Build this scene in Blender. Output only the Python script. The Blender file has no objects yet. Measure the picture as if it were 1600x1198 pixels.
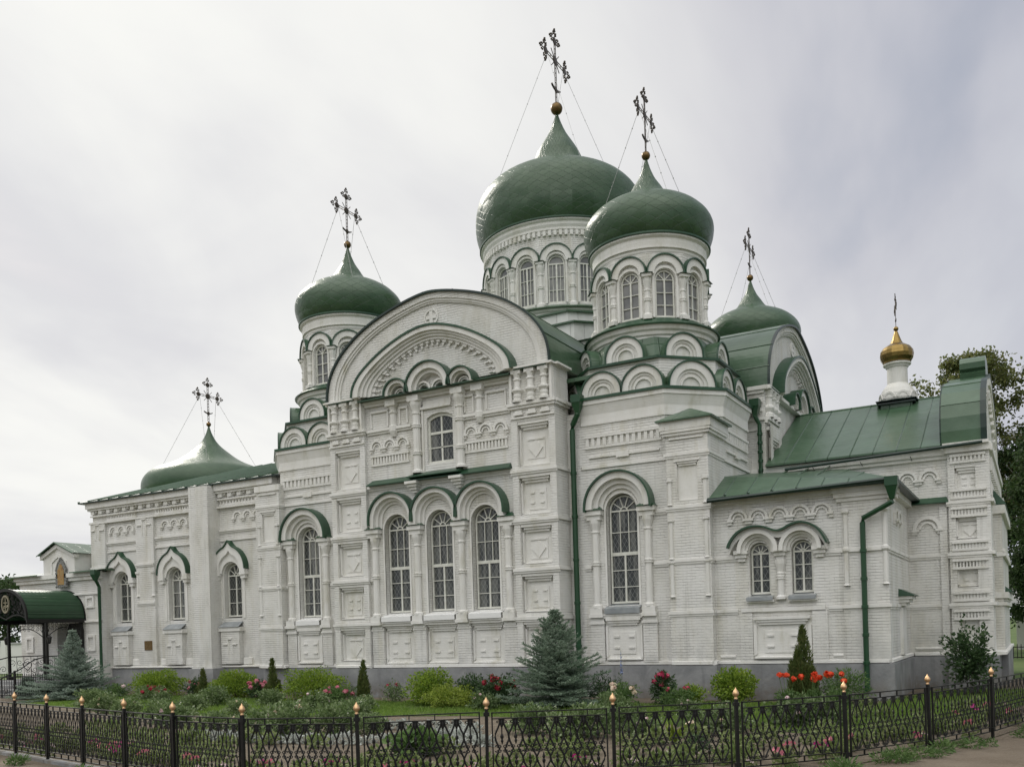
import bpy, bmesh, math, random
from mathutils import Vector, Matrix, noise
R=math.radians; pi=math.pi; cos=math.cos; sin=math.sin
SC=bpy.context.scene; COL=SC.collection
rnd=random.Random(7)

# ------------------------------------------------------------------ camera
cam=bpy.data.cameras.new('camera'); camo=bpy.data.objects.new('camera',cam); COL.objects.link(camo)
cam.sensor_fit='HORIZONTAL'; cam.sensor_width=36; cam.lens=32.32
cam.shift_x=-.0073; cam.shift_y=.2405; cam.clip_end=3000; cam.clip_start=.1
camo.location=(16.733,-34.147,2.1)
camo.rotation_euler=(Matrix.Rotation(.5131,4,'Z')@Matrix.Rotation(pi/2,4,'X')@Matrix.Rotation(-.0304,4,'Z')).to_euler()
SC.camera=camo
# ------------------------------------------------------------------ light and exposure
SC.view_settings.view_transform='Standard'; SC.view_settings.look='None'
SC.view_settings.exposure=0.0; SC.view_settings.gamma=1
SUN=Vector((-.72,.34,.60)).normalized()
sl=bpy.data.lights.new('sun','SUN'); sl.energy=1.7; sl.angle=R(10); sl.color=(1,.95,.86)
so=bpy.data.objects.new('sun',sl); COL.objects.link(so); so.rotation_euler=SUN.to_track_quat('Z','Y').to_euler(); so.location=(-30,20,40)

class NT:
    def __init__(s,tree): s.t=tree; s.n=tree.nodes; s.l=tree.links
    def new(s,typ,ins=None,**kw):
        n=s.n.new(typ)
        for k,v in kw.items(): setattr(n,k,v)
        for k,v in (ins or {}).items():
            if isinstance(v,bpy.types.NodeSocket): s.l.new(v,n.inputs[k])
            else: n.inputs[k].default_value=v
        return n
    def math(s,op,a,b=0.,c=0.,clamp=False):
        n=s.n.new('ShaderNodeMath'); n.operation=op; n.use_clamp=clamp
        for i,v in enumerate((a,b,c)):
            if isinstance(v,bpy.types.NodeSocket): s.l.new(v,n.inputs[i])
            else: n.inputs[i].default_value=v
        return n.outputs[0]
    def mix(s,f,a,b,bl='MIX'):
        n=s.n.new('ShaderNodeMix'); n.data_type='RGBA'; n.blend_type=bl
        for i,v in ((0,f),(6,a),(7,b)):
            if isinstance(v,bpy.types.NodeSocket): s.l.new(v,n.inputs[i])
            else: n.inputs[i].default_value=(v if i==0 else (*v,1) if len(v)==3 else v)
        return n.outputs[2]
    def ramp(s,f,stops):
        n=s.n.new('ShaderNodeValToRGB'); s.l.new(f,n.inputs[0]); cr=n.color_ramp
        while len(cr.elements)<len(stops): cr.elements.new(.5)
        for e,(p,c) in zip(cr.elements,stops): e.position=p; e.color=(*c,1) if len(c)==3 else c
        return n.outputs[0]
    def rng(s,v,a,b,c,d,sm=False):
        n=s.n.new('ShaderNodeMapRange'); s.l.new(v,n.inputs[0])
        if sm: n.interpolation_type='SMOOTHSTEP'
        for i,x in enumerate((a,b,c,d)): n.inputs[i+1].default_value=x
        return n.outputs[0]

W=bpy.data.worlds.new('World'); SC.world=W; W.use_nodes=True
t=NT(W.node_tree); t.n.clear()
geo=t.new('ShaderNodeTexCoord').outputs['Generated']
sky=t.new('ShaderNodeTexSky',sky_type='NISHITA',sun_disc=False,sun_elevation=math.asin(SUN.z),sun_rotation=math.atan2(SUN.x,SUN.y)%(2*pi),air_density=1.2,dust_density=2.)
sp=t.new('ShaderNodeSeparateXYZ',{0:geo})
zz=t.math('ADD',t.math('MAXIMUM',sp.outputs[2],0.),.22)
cv=t.new('ShaderNodeCombineXYZ',{0:t.math('DIVIDE',sp.outputs[0],zz),1:t.math('DIVIDE',sp.outputs[1],zz),2:0.})
mp=t.new('ShaderNodeMapping',{0:cv.outputs[0],2:(0,0,R(25)),3:(1.,.55,1.)})
n1=t.new('ShaderNodeTexNoise',{'Vector':mp.outputs[0],'Scale':1.1,'Detail':7.,'Roughness':.52,'Distortion':.5}).outputs[0]
mp2=t.new('ShaderNodeMapping',{0:cv.outputs[0],1:(3.1,1.7,0),2:(0,0,R(-8)),3:(.7,.35,1.)})
n2=t.new('ShaderNodeTexNoise',{'Vector':mp2.outputs[0],'Scale':1.9,'Detail':5.,'Roughness':.5,'Distortion':.9}).outputs[0]
def vdot(v): return t.new('ShaderNodeVectorMath',{0:geo,1:v},operation='DOT_PRODUCT').outputs['Value']
sund=vdot((-.93,.30,.22))                       # towards the bright, sun-side cloud
back=vdot(Vector((.10,-.42,.90)).normalized())  # brightness added to the unseen overhead sky to light walls and plants
bright=t.rng(sund,-.25,.95,0.,1.,True)
tex=t.math('ADD',t.math('MULTIPLY',n1,.55),t.math('MULTIPLY',n2,.45))
base=t.ramp(bright,[(0.,(.49,.525,.585)),(.45,(.60,.62,.675)),(.8,(.76,.76,.77)),(1.,(.87,.87,.86))])
v=t.rng(tex,.38,.63,.81,1.10,True)
cl=t.mix(1.,base,t.new('ShaderNodeCombineColor',{0:v,1:v,2:t.math('POWER',v,.75)}).outputs[0],'MULTIPLY')
bo=t.rng(back,.45,.98,0.,1.,True)
cl=t.mix(t.math('MULTIPLY',bo,.95),cl,(2.1,2.07,2.0))
lowb=t.rng(sp.outputs[2],-.02,.10,1.,0.,True)
cl=t.mix(t.math('MULTIPLY',lowb,.35),cl,(.66,.71,.72))
b1=t.new('ShaderNodeBackground',{'Color':sky.outputs[0],'Strength':.08})
b2=t.new('ShaderNodeBackground',{'Color':cl,'Strength':1.})
cover=t.rng(tex,.33,.45,.66,1.,True)
mx=t.new('ShaderNodeMixShader',{0:cover,1:b1.outputs[0],2:b2.outputs[0]})
t.new('ShaderNodeOutputWorld',{0:mx.outputs[0]})

# ------------------------------------------------------------------ materials
MATS={}
def mat(name,fn):
    m=bpy.data.materials.new(name); m.use_nodes=True; t=NT(m.node_tree); t.n.clear()
    out=t.new('ShaderNodeOutputMaterial'); sh=fn(t); t.l.new(sh,out.inputs[0]); MATS[name]=m; return m
def pbsdf(t,col,rough=.6,metal=0.,bump=None,bs=.4,bd=.02,spec=.5,coat=0.):
    ins={'Base Color':col if isinstance(col,bpy.types.NodeSocket) else (*col,1),'Roughness':rough,'Metallic':metal,'Specular IOR Level':spec,'Coat Weight':coat}
    if bump is not None: ins['Normal']=t.new('ShaderNodeBump',{'Height':bump,'Strength':bs,'Distance':bd}).outputs[0]
    return t.new('ShaderNodeBsdfPrincipled',ins).outputs[0]
def uvc(t): return t.new('ShaderNodeUVMap').outputs[0]
def pos(t): return t.new('ShaderNodeNewGeometry').outputs['Position']
def nz(t,vec,sc,det=4.,rough=.55,dist=0.): return t.new('ShaderNodeTexNoise',{'Vector':vec,'Scale':sc,'Detail':det,'Roughness':rough,'Distortion':dist}).outputs[0]

def m_brick(t):
    u=uvc(t); p=pos(t)
    wob=t.new('ShaderNodeVectorMath',{0:u,1:t.new('ShaderNodeVectorMath',{0:t.new('ShaderNodeTexNoise',{'Vector':p,'Scale':5.,'Detail':3.}).outputs['Color'],1:(.03,.022,0)},operation='MULTIPLY').outputs[0]},operation='ADD').outputs[0]
    b=t.new('ShaderNodeTexBrick',{'Vector':wob,'Color1':(1,1,1,1),'Color2':(.3,.3,.3,1),'Mortar':(0,0,0,1),'Scale':1.,'Mortar Size':.008,'Mortar Smooth':.6,'Bias':.0,'Brick Width':.255,'Row Height':.079})
    vv=t.new('ShaderNodeSeparateXYZ',{0:wob}).outputs[1]
    row=t.rng(t.math('ABSOLUTE',t.math('SUBTRACT',t.math('FRACT',t.math('DIVIDE',vv,.079)),.5)),.42,.5,0.,1.)
    thick=t.rng(nz(t,p,1.7,4.,.6),.38,.64,.12,1.,True)      # where paint has filled the joints
    fac=t.math('MULTIPLY',t.math('ADD',t.math('MULTIPLY',row,.62),t.math('MULTIPLY',b.outputs['Fac'],.38)),thick)
    st=nz(t,t.new('ShaderNodeMapping',{0:p,3:(1.3,1.3,.35)}).outputs[0],1.1,6.,.6)
    fine=nz(t,p,26.,3.)
    col=t.ramp(st,[(.30,(.57,.555,.49)),(.45,(.70,.69,.65)),(.62,(.755,.748,.722))])
    y=t.rng(nz(t,t.new('ShaderNodeMapping',{0:p,3:(2.2,2.2,.16)}).outputs[0],1.,5.,.65),.54,.72,0.,.45,True)
    col=t.mix(y,col,(.58,.55,.44))
    col=t.mix(t.math('MULTIPLY',t.new('ShaderNodeSeparateColor',{0:b.outputs['Color']}).outputs[0],.10),col,(.62,.61,.58))
    g2=t.rng(nz(t,t.new('ShaderNodeMapping',{0:p,1:(7,3,0),3:(3.1,3.1,.13)}).outputs[0],1.,5.,.7),.56,.74,0.,.5,True)
    col=t.mix(g2,col,(.44,.435,.40))
    chip=t.rng(nz(t,p,9.,5.,.65),.68,.74,0.,.6,True)
    col=t.mix(chip,col,(.46,.40,.36))
    gn=t.new('ShaderNodeSeparateXYZ',{0:p}).outputs[2]
    damp=t.math('MULTIPLY',t.rng(gn,.9,2.6,1.,0.,True),t.rng(nz(t,p,2.3,5.,.6),.40,.66,0.,.5,True))
    col=t.mix(damp,col,(.47,.47,.45))
    col=t.mix(t.math('MULTIPLY',fac,.42),col,(.36,.355,.33))
    h=t.math('ADD',t.math('MULTIPLY',fac,-1.),t.math('ADD',t.math('MULTIPLY',fine,.4),t.math('MULTIPLY',b.outputs['Color'],.35)))
    return pbsdf(t,col,.75,bump=h,bs=.8,bd=.026,spec=.3)
mat('white_brick',m_brick)
def m_plaster(t):
    p=pos(t); st=nz(t,t.new('ShaderNodeMapping',{0:p,3:(1.5,1.5,.5)}).outputs[0],1.6,6.,.62)
    col=t.ramp(st,[(.28,(.57,.555,.48)),(.44,(.705,.695,.655)),(.65,(.76,.752,.725))])
    ch=t.rng(nz(t,p,7.,5.,.66),.68,.75,0.,.5,True); col=t.mix(ch,col,(.48,.44,.40))
    u=t.new('ShaderNodeSeparateXYZ',{0:uvc(t)}).outputs[1]
    row=t.rng(t.math('ABSOLUTE',t.math('SUBTRACT',t.math('FRACT',t.math('DIVIDE',u,.079)),.5)),.40,.5,0.,1.)
    h=t.math('ADD',t.math('MULTIPLY',row,-.35),nz(t,p,30.,3.))
    return pbsdf(t,col,.7,bump=h,bs=.45,bd=.014,spec=.3)
mat('white_plaster',m_plaster)
def m_white_sheet(t):
    p=pos(t); col=t.ramp(nz(t,p,1.5,5.),[(.3,(.58,.58,.55)),(.6,(.74,.74,.72))])
    s=t.math('FRACT',t.math('DIVIDE',t.new('ShaderNodeSeparateXYZ',{0:uvc(t)}).outputs[0],.75))
    seam=t.rng(t.math('ABSOLUTE',t.math('SUBTRACT',s,.5)),.47,.5,0.,1.)
    return pbsdf(t,t.mix(t.math('MULTIPLY',seam,.4),col,(.35,.35,.33)),.45,bump=seam,bs=.6,bd=.03)
mat('white_sheet',m_white_sheet)
def m_plinth(t):
    p=pos(t); a=nz(t,p,1.2,6.,.6); col=t.ramp(a,[(.3,(.165,.17,.175)),(.5,(.225,.23,.235)),(.7,(.29,.295,.295))])
    col=t.mix(t.rng(nz(t,p,.7,4.,.6,1.),.52,.70,0.,.55,True),col,(.36,.36,.355))
    zz=t.new('ShaderNodeSeparateXYZ',{0:p}).outputs[2]
    col=t.mix(t.math('MULTIPLY',t.rng(zz,.05,.7,1.,0.,True),t.rng(nz(t,p,3.,5.,.65),.35,.62,0.,.75,True)),col,(.15,.13,.105))
    col=t.mix(t.rng(nz(t,t.new('ShaderNodeMapping',{0:p,3:(2.5,2.5,.2)}).outputs[0],1.,5.,.65),.56,.72,0.,.5,True),col,(.12,.125,.13))
    return pbsdf(t,col,.8,bump=nz(t,p,12.,5.),bs=.5,bd=.02)
mat('grey_plinth',m_plinth)
def greencol(t,p,a=(.028,.068,.029),b=(.046,.094,.043)):
    return t.ramp(nz(t,p,.9,5.,.6),[(.3,a),(.68,b)])
def m_dome(t,k=1.):
    u=t.new('ShaderNodeSeparateXYZ',{0:uvc(t)}); p=pos(t)
    a=t.math('ADD',u.outputs[0],u.outputs[1]); b=t.math('SUBTRACT',u.outputs[0],u.outputs[1])
    fa=t.math('FRACT',a); fb=t.math('FRACT',b)
    # each diamond shingle laps the one below: a saw-tooth height, plus its own small tilt
    saw=t.math('MINIMUM',t.math('MINIMUM',fa,t.math('SUBTRACT',1.,fa)),t.math('MINIMUM',fb,t.math('SUBTRACT',1.,fb)))
    cell=t.new('ShaderNodeCombineXYZ',{0:t.math('FLOOR',a),1:t.math('FLOOR',b),2:0.})
    wn=t.new('ShaderNodeTexWhiteNoise',{0:cell.outputs[0]},noise_dimensions='3D')
    rx=t.new('ShaderNodeSeparateColor',{0:wn.outputs[1]})
    tilt=t.math('ADD',t.math('MULTIPLY',fa,t.math('SUBTRACT',rx.outputs[0],.5)),t.math('MULTIPLY',fb,t.math('SUBTRACT',rx.outputs[1],.5)))
    A2=t.math('DIVIDE',u.outputs[0],1.7); B2=t.math('DIVIDE',u.outputs[1],1.55)      # broad dented panels
    w2=t.new('ShaderNodeSeparateColor',{0:t.new('ShaderNodeTexWhiteNoise',{0:t.new('ShaderNodeCombineXYZ',{0:t.math('FLOOR',A2),1:t.math('FLOOR',B2),2:3.}).outputs[0]},noise_dimensions='3D').outputs[1]})
    pan=t.math('ADD',t.math('MULTIPLY',t.math('FRACT',A2),t.math('SUBTRACT',w2.outputs[0],.5)),t.math('MULTIPLY',t.math('FRACT',B2),t.math('SUBTRACT',w2.outputs[1],.5)))
    seam=t.rng(saw,0.,.035,1.,0.)
    h=t.math('ADD',t.math('MULTIPLY',pan,3.2),t.math('ADD',t.math('MULTIPLY',tilt,.8),t.math('MULTIPLY',t.math('ADD',seam,t.math('MULTIPLY',nz(t,p,1.3,3.),-3.6)),-.25)))
    col=greencol(t,p); col=t.mix(t.math('MULTIPLY',rx.outputs[2],.28),col,(.024,.060,.026)); col=t.mix(t.rng(nz(t,p,.8,5.,.65),.52,.72,0.,.30,True),col,(.065,.105,.058))
    col=t.mix(t.math('MULTIPLY',seam,.8),col,(.010,.032,.014))
    return pbsdf(t,col,t.rng(nz(t,p,2.,3.),.3,.7,.30,.44),bump=h,bs=.58*k,bd=.035,spec=.5)
mat('green_shingle',m_dome); mat('green_smooth',lambda t:m_dome(t,.35))
def m_roof(t,seams=1.):
    u=t.new('ShaderNodeSeparateXYZ',{0:uvc(t)}); p=pos(t)
    s=t.rng(t.math('ABSOLUTE',t.math('SUBTRACT',t.math('FRACT',t.math('DIVIDE',u.outputs[0],.66)),.5)),.465,.5,0.,1.)
    s2=t.rng(t.math('ABSOLUTE',t.math('SUBTRACT',t.math('FRACT',t.math('DIVIDE',u.outputs[1],1.35)),.5)),.485,.5,0.,1.)
    col=greencol(t,p,(.042,.088,.046),(.074,.130,.078))  # greens lightened so the colour carries reflected sky
    col=t.mix(t.rng(nz(t,p,.55,4.,.6,1.2),.5,.72,0.,.45,True),col,(.085,.155,.10))
    col=t.mix(t.math('MULTIPLY',s,.75*seams),col,(.012,.04,.02))
    h=t.math('ADD',t.math('MULTIPLY',t.math('ADD',s,t.math('MULTIPLY',s2,.5)),seams),t.math('MULTIPLY',nz(t,p,1.5,4.,.5),1.3))
    return pbsdf(t,col,.30,bump=h,bs=.45,bd=.045,spec=.55)
mat('green_sheet',m_roof); mat('green_plain',lambda t:m_roof(t,0.))
mat('green_trim',lambda t:pbsdf(t,greencol(t,pos(t),(.012,.048,.024),(.026,.078,.038)),.36,bump=nz(t,pos(t),5.,4.),bs=.35,bd=.02))
mat('dark_trim',lambda t:pbsdf(t,greencol(t,pos(t),(.006,.017,.014),(.010,.034,.024)),.4))
mat('pipe_green',lambda t:pbsdf(t,greencol(t,pos(t),(.008,.045,.016),(.014,.062,.024)),.35,bump=nz(t,pos(t),7.,3.),bs=.2,bd=.01))
mat('sill_grey',lambda t:pbsdf(t,t.ramp(nz(t,pos(t),3.,4.),[(.3,(.20,.22,.23)),(.7,(.33,.35,.36))]),.4))
mat('sill_white',lambda t:pbsdf(t,(.78,.78,.77),.4,bump=nz(t,pos(t),8.,4.),bs=.4,bd=.02))
mat('frame_white',lambda t:pbsdf(t,t.ramp(nz(t,pos(t),6.,4.),[(.3,(.56,.56,.50)),(.65,(.72,.72,.66))]),.5))
def m_glass(t):
    u=t.new('ShaderNodeSeparateXYZ',{0:uvc(t)}); p=pos(t)
    a=t.math('DIVIDE',t.math('ADD',u.outputs[0],t.math('MULTIPLY',u.outputs[1],.62)),  .145)
    b=t.math('DIVIDE',t.math('SUBTRACT',u.outputs[0],t.math('MULTIPLY',u.outputs[1],.62)),.145)
    la=t.rng(t.math('ABSOLUTE',t.math('SUBTRACT',t.math('FRACT',a),.5)),.445,.475,0.,1.)
    lb=t.rng(t.math('ABSOLUTE',t.math('SUBTRACT',t.math('FRACT',b),.5)),.445,.475,0.,1.)
    lat=t.math('MAXIMUM',la,lb)
    cur=t.rng(nz(t,t.new('ShaderNodeMapping',{0:p,3:(7.,7.,.5)}).outputs[0],1.,2.),.46,.60,0.,1.,True)
    ob=t.new('ShaderNodeObjectInfo').outputs['Random']
    cur=t.math('MULTIPLY',cur,t.rng(ob,0.,1.,.35,1.25),clamp=True)
    col=t.mix(cur,(.036,.040,.038),(.16,.162,.148))
    col=t.mix(t.math('MULTIPLY',lat,.5),col,(.36,.37,.35))
    return pbsdf(t,col,.10,spec=.5,bump=nz(t,p,1.6,2.),bs=.22,bd=.06)
mat('window_glass',m_glass)
mat('drum_glass',lambda t:pbsdf(t,t.ramp(nz(t,pos(t),1.3,3.),[(.3,(.09,.095,.10)),(.7,(.26,.26,.25))]),.10,bump=nz(t,pos(t),1.8,2.),bs=.15,bd=.05))
mat('gold',lambda t:pbsdf(t,t.ramp(nz(t,pos(t),3.,4.),[(.3,(.20,.135,.045)),(.7,(.33,.23,.085))]),.30,1.,bump=nz(t,pos(t),4.,3.),bs=.25,bd=.03))
mat('ball_bronze',lambda t:pbsdf(t,t.ramp(nz(t,pos(t),6.,4.),[(.3,(.10,.065,.025)),(.7,(.19,.12,.05))]),.35,.8))
mat('cross_bronze',lambda t:pbsdf(t,(.075,.06,.045),.45,.6))
mat('finial_gold',lambda t:pbsdf(t,t.ramp(nz(t,pos(t),30.,3.),[(.3,(.58,.36,.18)),(.7,(.72,.50,.30))]),.38,.85))
mat('wire',lambda t:pbsdf(t,(.32,.32,.31),.5,.5))
mat('iron_black',lambda t:pbsdf(t,t.ramp(nz(t,pos(t),14.,3.),[(.3,(.004,.004,.004)),(.7,(.010,.010,.009))]),.42,spec=.35))
mat('iron_light',lambda t:pbsdf(t,(.30,.27,.19),.4,.4))
def m_canopy(t):
    u=t.new('ShaderNodeSeparateXYZ',{0:uvc(t)}); f=t.math('FRACT',t.math('DIVIDE',u.outputs[1],.17))
    return pbsdf(t,greencol(t,pos(t),(.022,.060,.030),(.036,.088,.044)),.42,bump=t.math('POWER',f,.5),bs=1.,bd=.09)
mat('canopy_metal',m_canopy)
mat('plaque_bronze',lambda t:pbsdf(t,t.ramp(nz(t,t.new('ShaderNodeMapping',{0:pos(t),3:(20.,20.,42.)}).outputs[0],1.,3.),[(.4,(.10,.06,.02)),(.62,(.22,.14,.055))]),.45,.4))
mat('icon_frame',lambda t:pbsdf(t,t.ramp(nz(t,pos(t),14.,4.),[(.35,(.08,.08,.075)),(.65,(.30,.30,.28))]),.5))
mat('icon_panel',lambda t:pbsdf(t,t.ramp(nz(t,pos(t),5.,4.,.6,1.),[(.3,(.14,.07,.03)),(.5,(.36,.20,.05)),(.7,(.20,.19,.08))]),.4))
mat('door_dark',lambda t:pbsdf(t,(.02,.02,.018),.5))
def m_soil(t):
    p=pos(t); a=nz(t,p,1.6,8.,.65); b=nz(t,p,22.,5.,.6)
    col=t.ramp(a,[(.3,(.085,.070,.050)),(.5,(.14,.115,.083)),(.7,(.20,.168,.125))])
    col=t.mix(t.rng(b,.35,.65,.0,.5),col,(.20,.165,.135))
    return pbsdf(t,col,.95,bump=t.math('ADD',b,t.math('MULTIPLY',a,2.)),bs=1.,bd=.05,spec=.2)
mat('soil',m_soil)
def m_path(t):
    p=pos(t); a=nz(t,p,.8,7.,.62); b=nz(t,p,30.,4.,.6)
    col=t.ramp(a,[(.3,(.095,.074,.052)),(.5,(.14,.112,.082)),(.7,(.19,.158,.12))])
    col=t.mix(t.rng(b,.4,.7,.0,.45),col,(.22,.19,.155))
    g=t.rng(nz(t,p,.35,5.,.6),.55,.68,0.,.6,True); col=t.mix(g,col,(.10,.105,.045))
    return pbsdf(t,col,.95,bump=b,bs=.7,bd=.03,spec=.2)
mat('sandy_path',m_path)
def m_lawn(t):
    p=pos(t); a=nz(t,p,1.1,7.,.6); b=nz(t,p,35.,4.,.6)
    col=t.ramp(a,[(.3,(.075,.115,.03)),(.55,(.115,.16,.045)),(.75,(.17,.20,.075))])
    col=t.mix(t.rng(b,.35,.7,.0,.55),col,(.03,.055,.014))
    return pbsdf(t,col,.9,bump=b,bs=1.,bd=.05,spec=.2)
mat('lawn',m_lawn)
def m_ground(t):
    p=pos(t); col=t.ramp(nz(t,p,.15,6.,.6),[(.35,(.06,.10,.03)),(.6,(.10,.135,.05))])
    return pbsdf(t,col,.95,spec=.2)
mat('far_ground',m_ground)
def leafmat(name,stops,trans=.35,rough=.55):
    def fn(t):
        r=t.new('ShaderNodeNewGeometry').outputs['Random Per Island']
        n=nz(t,pos(t),2.2,3.)
        f=t.math('ADD',t.math('MULTIPLY',r,.65),t.math('MULTIPLY',t.rng(n,.3,.7,0.,1.),.35))
        col=t.ramp(f,[(i/(len(stops)-1),c) for i,c in enumerate(stops)])
        a=pbsdf(t,col,rough,spec=.35); b=t.new('ShaderNodeBsdfTranslucent',{0:col}).outputs[0]
        return t.new('ShaderNodeMixShader',{0:trans,1:a,2:b}).outputs[0]
    return mat(name,fn)
leafmat('spruce_needles',[(.11,.155,.115),(.21,.275,.215),(.32,.39,.33),(.42,.475,.415)],.3)
leafmat('spruce_dark',[(.085,.135,.085),(.17,.24,.17),(.27,.345,.255),(.38,.44,.35)],.3)
leafmat('thuja_leaf',[(.045,.075,.018),(.085,.125,.032),(.135,.165,.05),(.19,.17,.07)],.35)
leafmat('yellow_leaf',[(0.086,0.159,0.023),(0.159,0.252,0.031),(0.245,0.345,0.043),(0.331,0.416,0.064)],.4)
leafmat('lime_leaf',[(.10,.16,.02),(.18,.25,.035),(.26,.33,.05),(.32,.38,.075)],.4)
leafmat('green_leaf',[(0.045,0.093,0.027),(0.083,0.150,0.042),(0.128,0.210,0.068),(0.180,0.255,0.090)],.35)
leafmat('rose_leaf',[(.05,.085,.028),(.10,.155,.055),(.175,.24,.10),(.40,.46,.30)],.35,.42)
leafmat('dark_leaf',[(0.018,0.045,0.017),(0.038,0.078,0.027),(0.063,0.112,0.042),(0.105,0.150,0.068)],.25,.42)
leafmat('tree_leaf',[(.014,.036,.010),(.030,.062,.017),(.055,.095,.028),(.09,.125,.045)],.35)
leafmat('autumn_leaf',[(.07,.10,.03),(.12,.15,.045),(.18,.19,.065),(.20,.195,.075)],.45)
leafmat('silver_leaf',[(.22,.25,.22),(.34,.37,.33),(.48,.50,.47),(.60,.62,.58)],.2)
leafmat('bedding_leaf',[(0.084,0.132,0.036),(0.144,0.204,0.060),(0.240,0.288,0.120),(0.360,0.396,0.204)],.35)
leafmat('grass_blade',[(0.074,0.150,0.023),(0.127,0.217,0.037),(0.180,0.284,0.053),(0.270,0.330,0.090)],.4)
leafmat('petal_red',[(.22,.008,.02),(.34,.016,.035),(.46,.03,.06)],.25)
leafmat('petal_pink',[(.50,.09,.16),(.62,.18,.25),(.75,.36,.40)],.3)
leafmat('petal_rose',[(.42,.035,.09),(.52,.06,.13),(.60,.12,.18)],.3)
leafmat('petal_poppy',[(.62,.045,.015),(.78,.08,.025),(.85,.14,.05)],.3)
leafmat('petal_cream',[(.75,.66,.44),(.80,.70,.55),(.82,.60,.52)],.3)
leafmat('petal_magenta',[(.30,.01,.10),(.42,.03,.20),(.55,.10,.30)],.3)
leafmat('petal_blush',[(.78,.50,.55),(.80,.62,.64),(.80,.74,.72)],.3)
leafmat('petal_blue',[(.25,.30,.52),(.40,.45,.62)],.3)
def m_bark(t):
    p=pos(t); return pbsdf(t,t.ramp(nz(t,t.new('ShaderNodeMapping',{0:p,3:(6.,6.,1.5)}).outputs[0],1.5,5.),[(.35,(.035,.028,.022)),(.65,(.11,.09,.07))]),.9,bump=nz(t,p,9.,4.),bs=.6,bd=.03)
mat('bark',m_bark)
def m_birch(t):
    p=pos(t); return pbsdf(t,t.ramp(nz(t,t.new('ShaderNodeMapping',{0:p,3:(1.,1.,4.)}).outputs[0],1.2,4.),[(.42,(.05,.045,.04)),(.5,(.50,.49,.46))]),.8)
mat('birch_bark',m_birch)
mat('house_wall',lambda t:pbsdf(t,(.70,.70,.66),.8,bump=nz(t,pos(t),6.,4.),bs=.3,bd=.02))
mat('house_roof',lambda t:pbsdf(t,t.ramp(nz(t,pos(t),2.,4.),[(.3,(.32,.33,.32)),(.7,(.45,.45,.43))]),.5))

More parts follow.
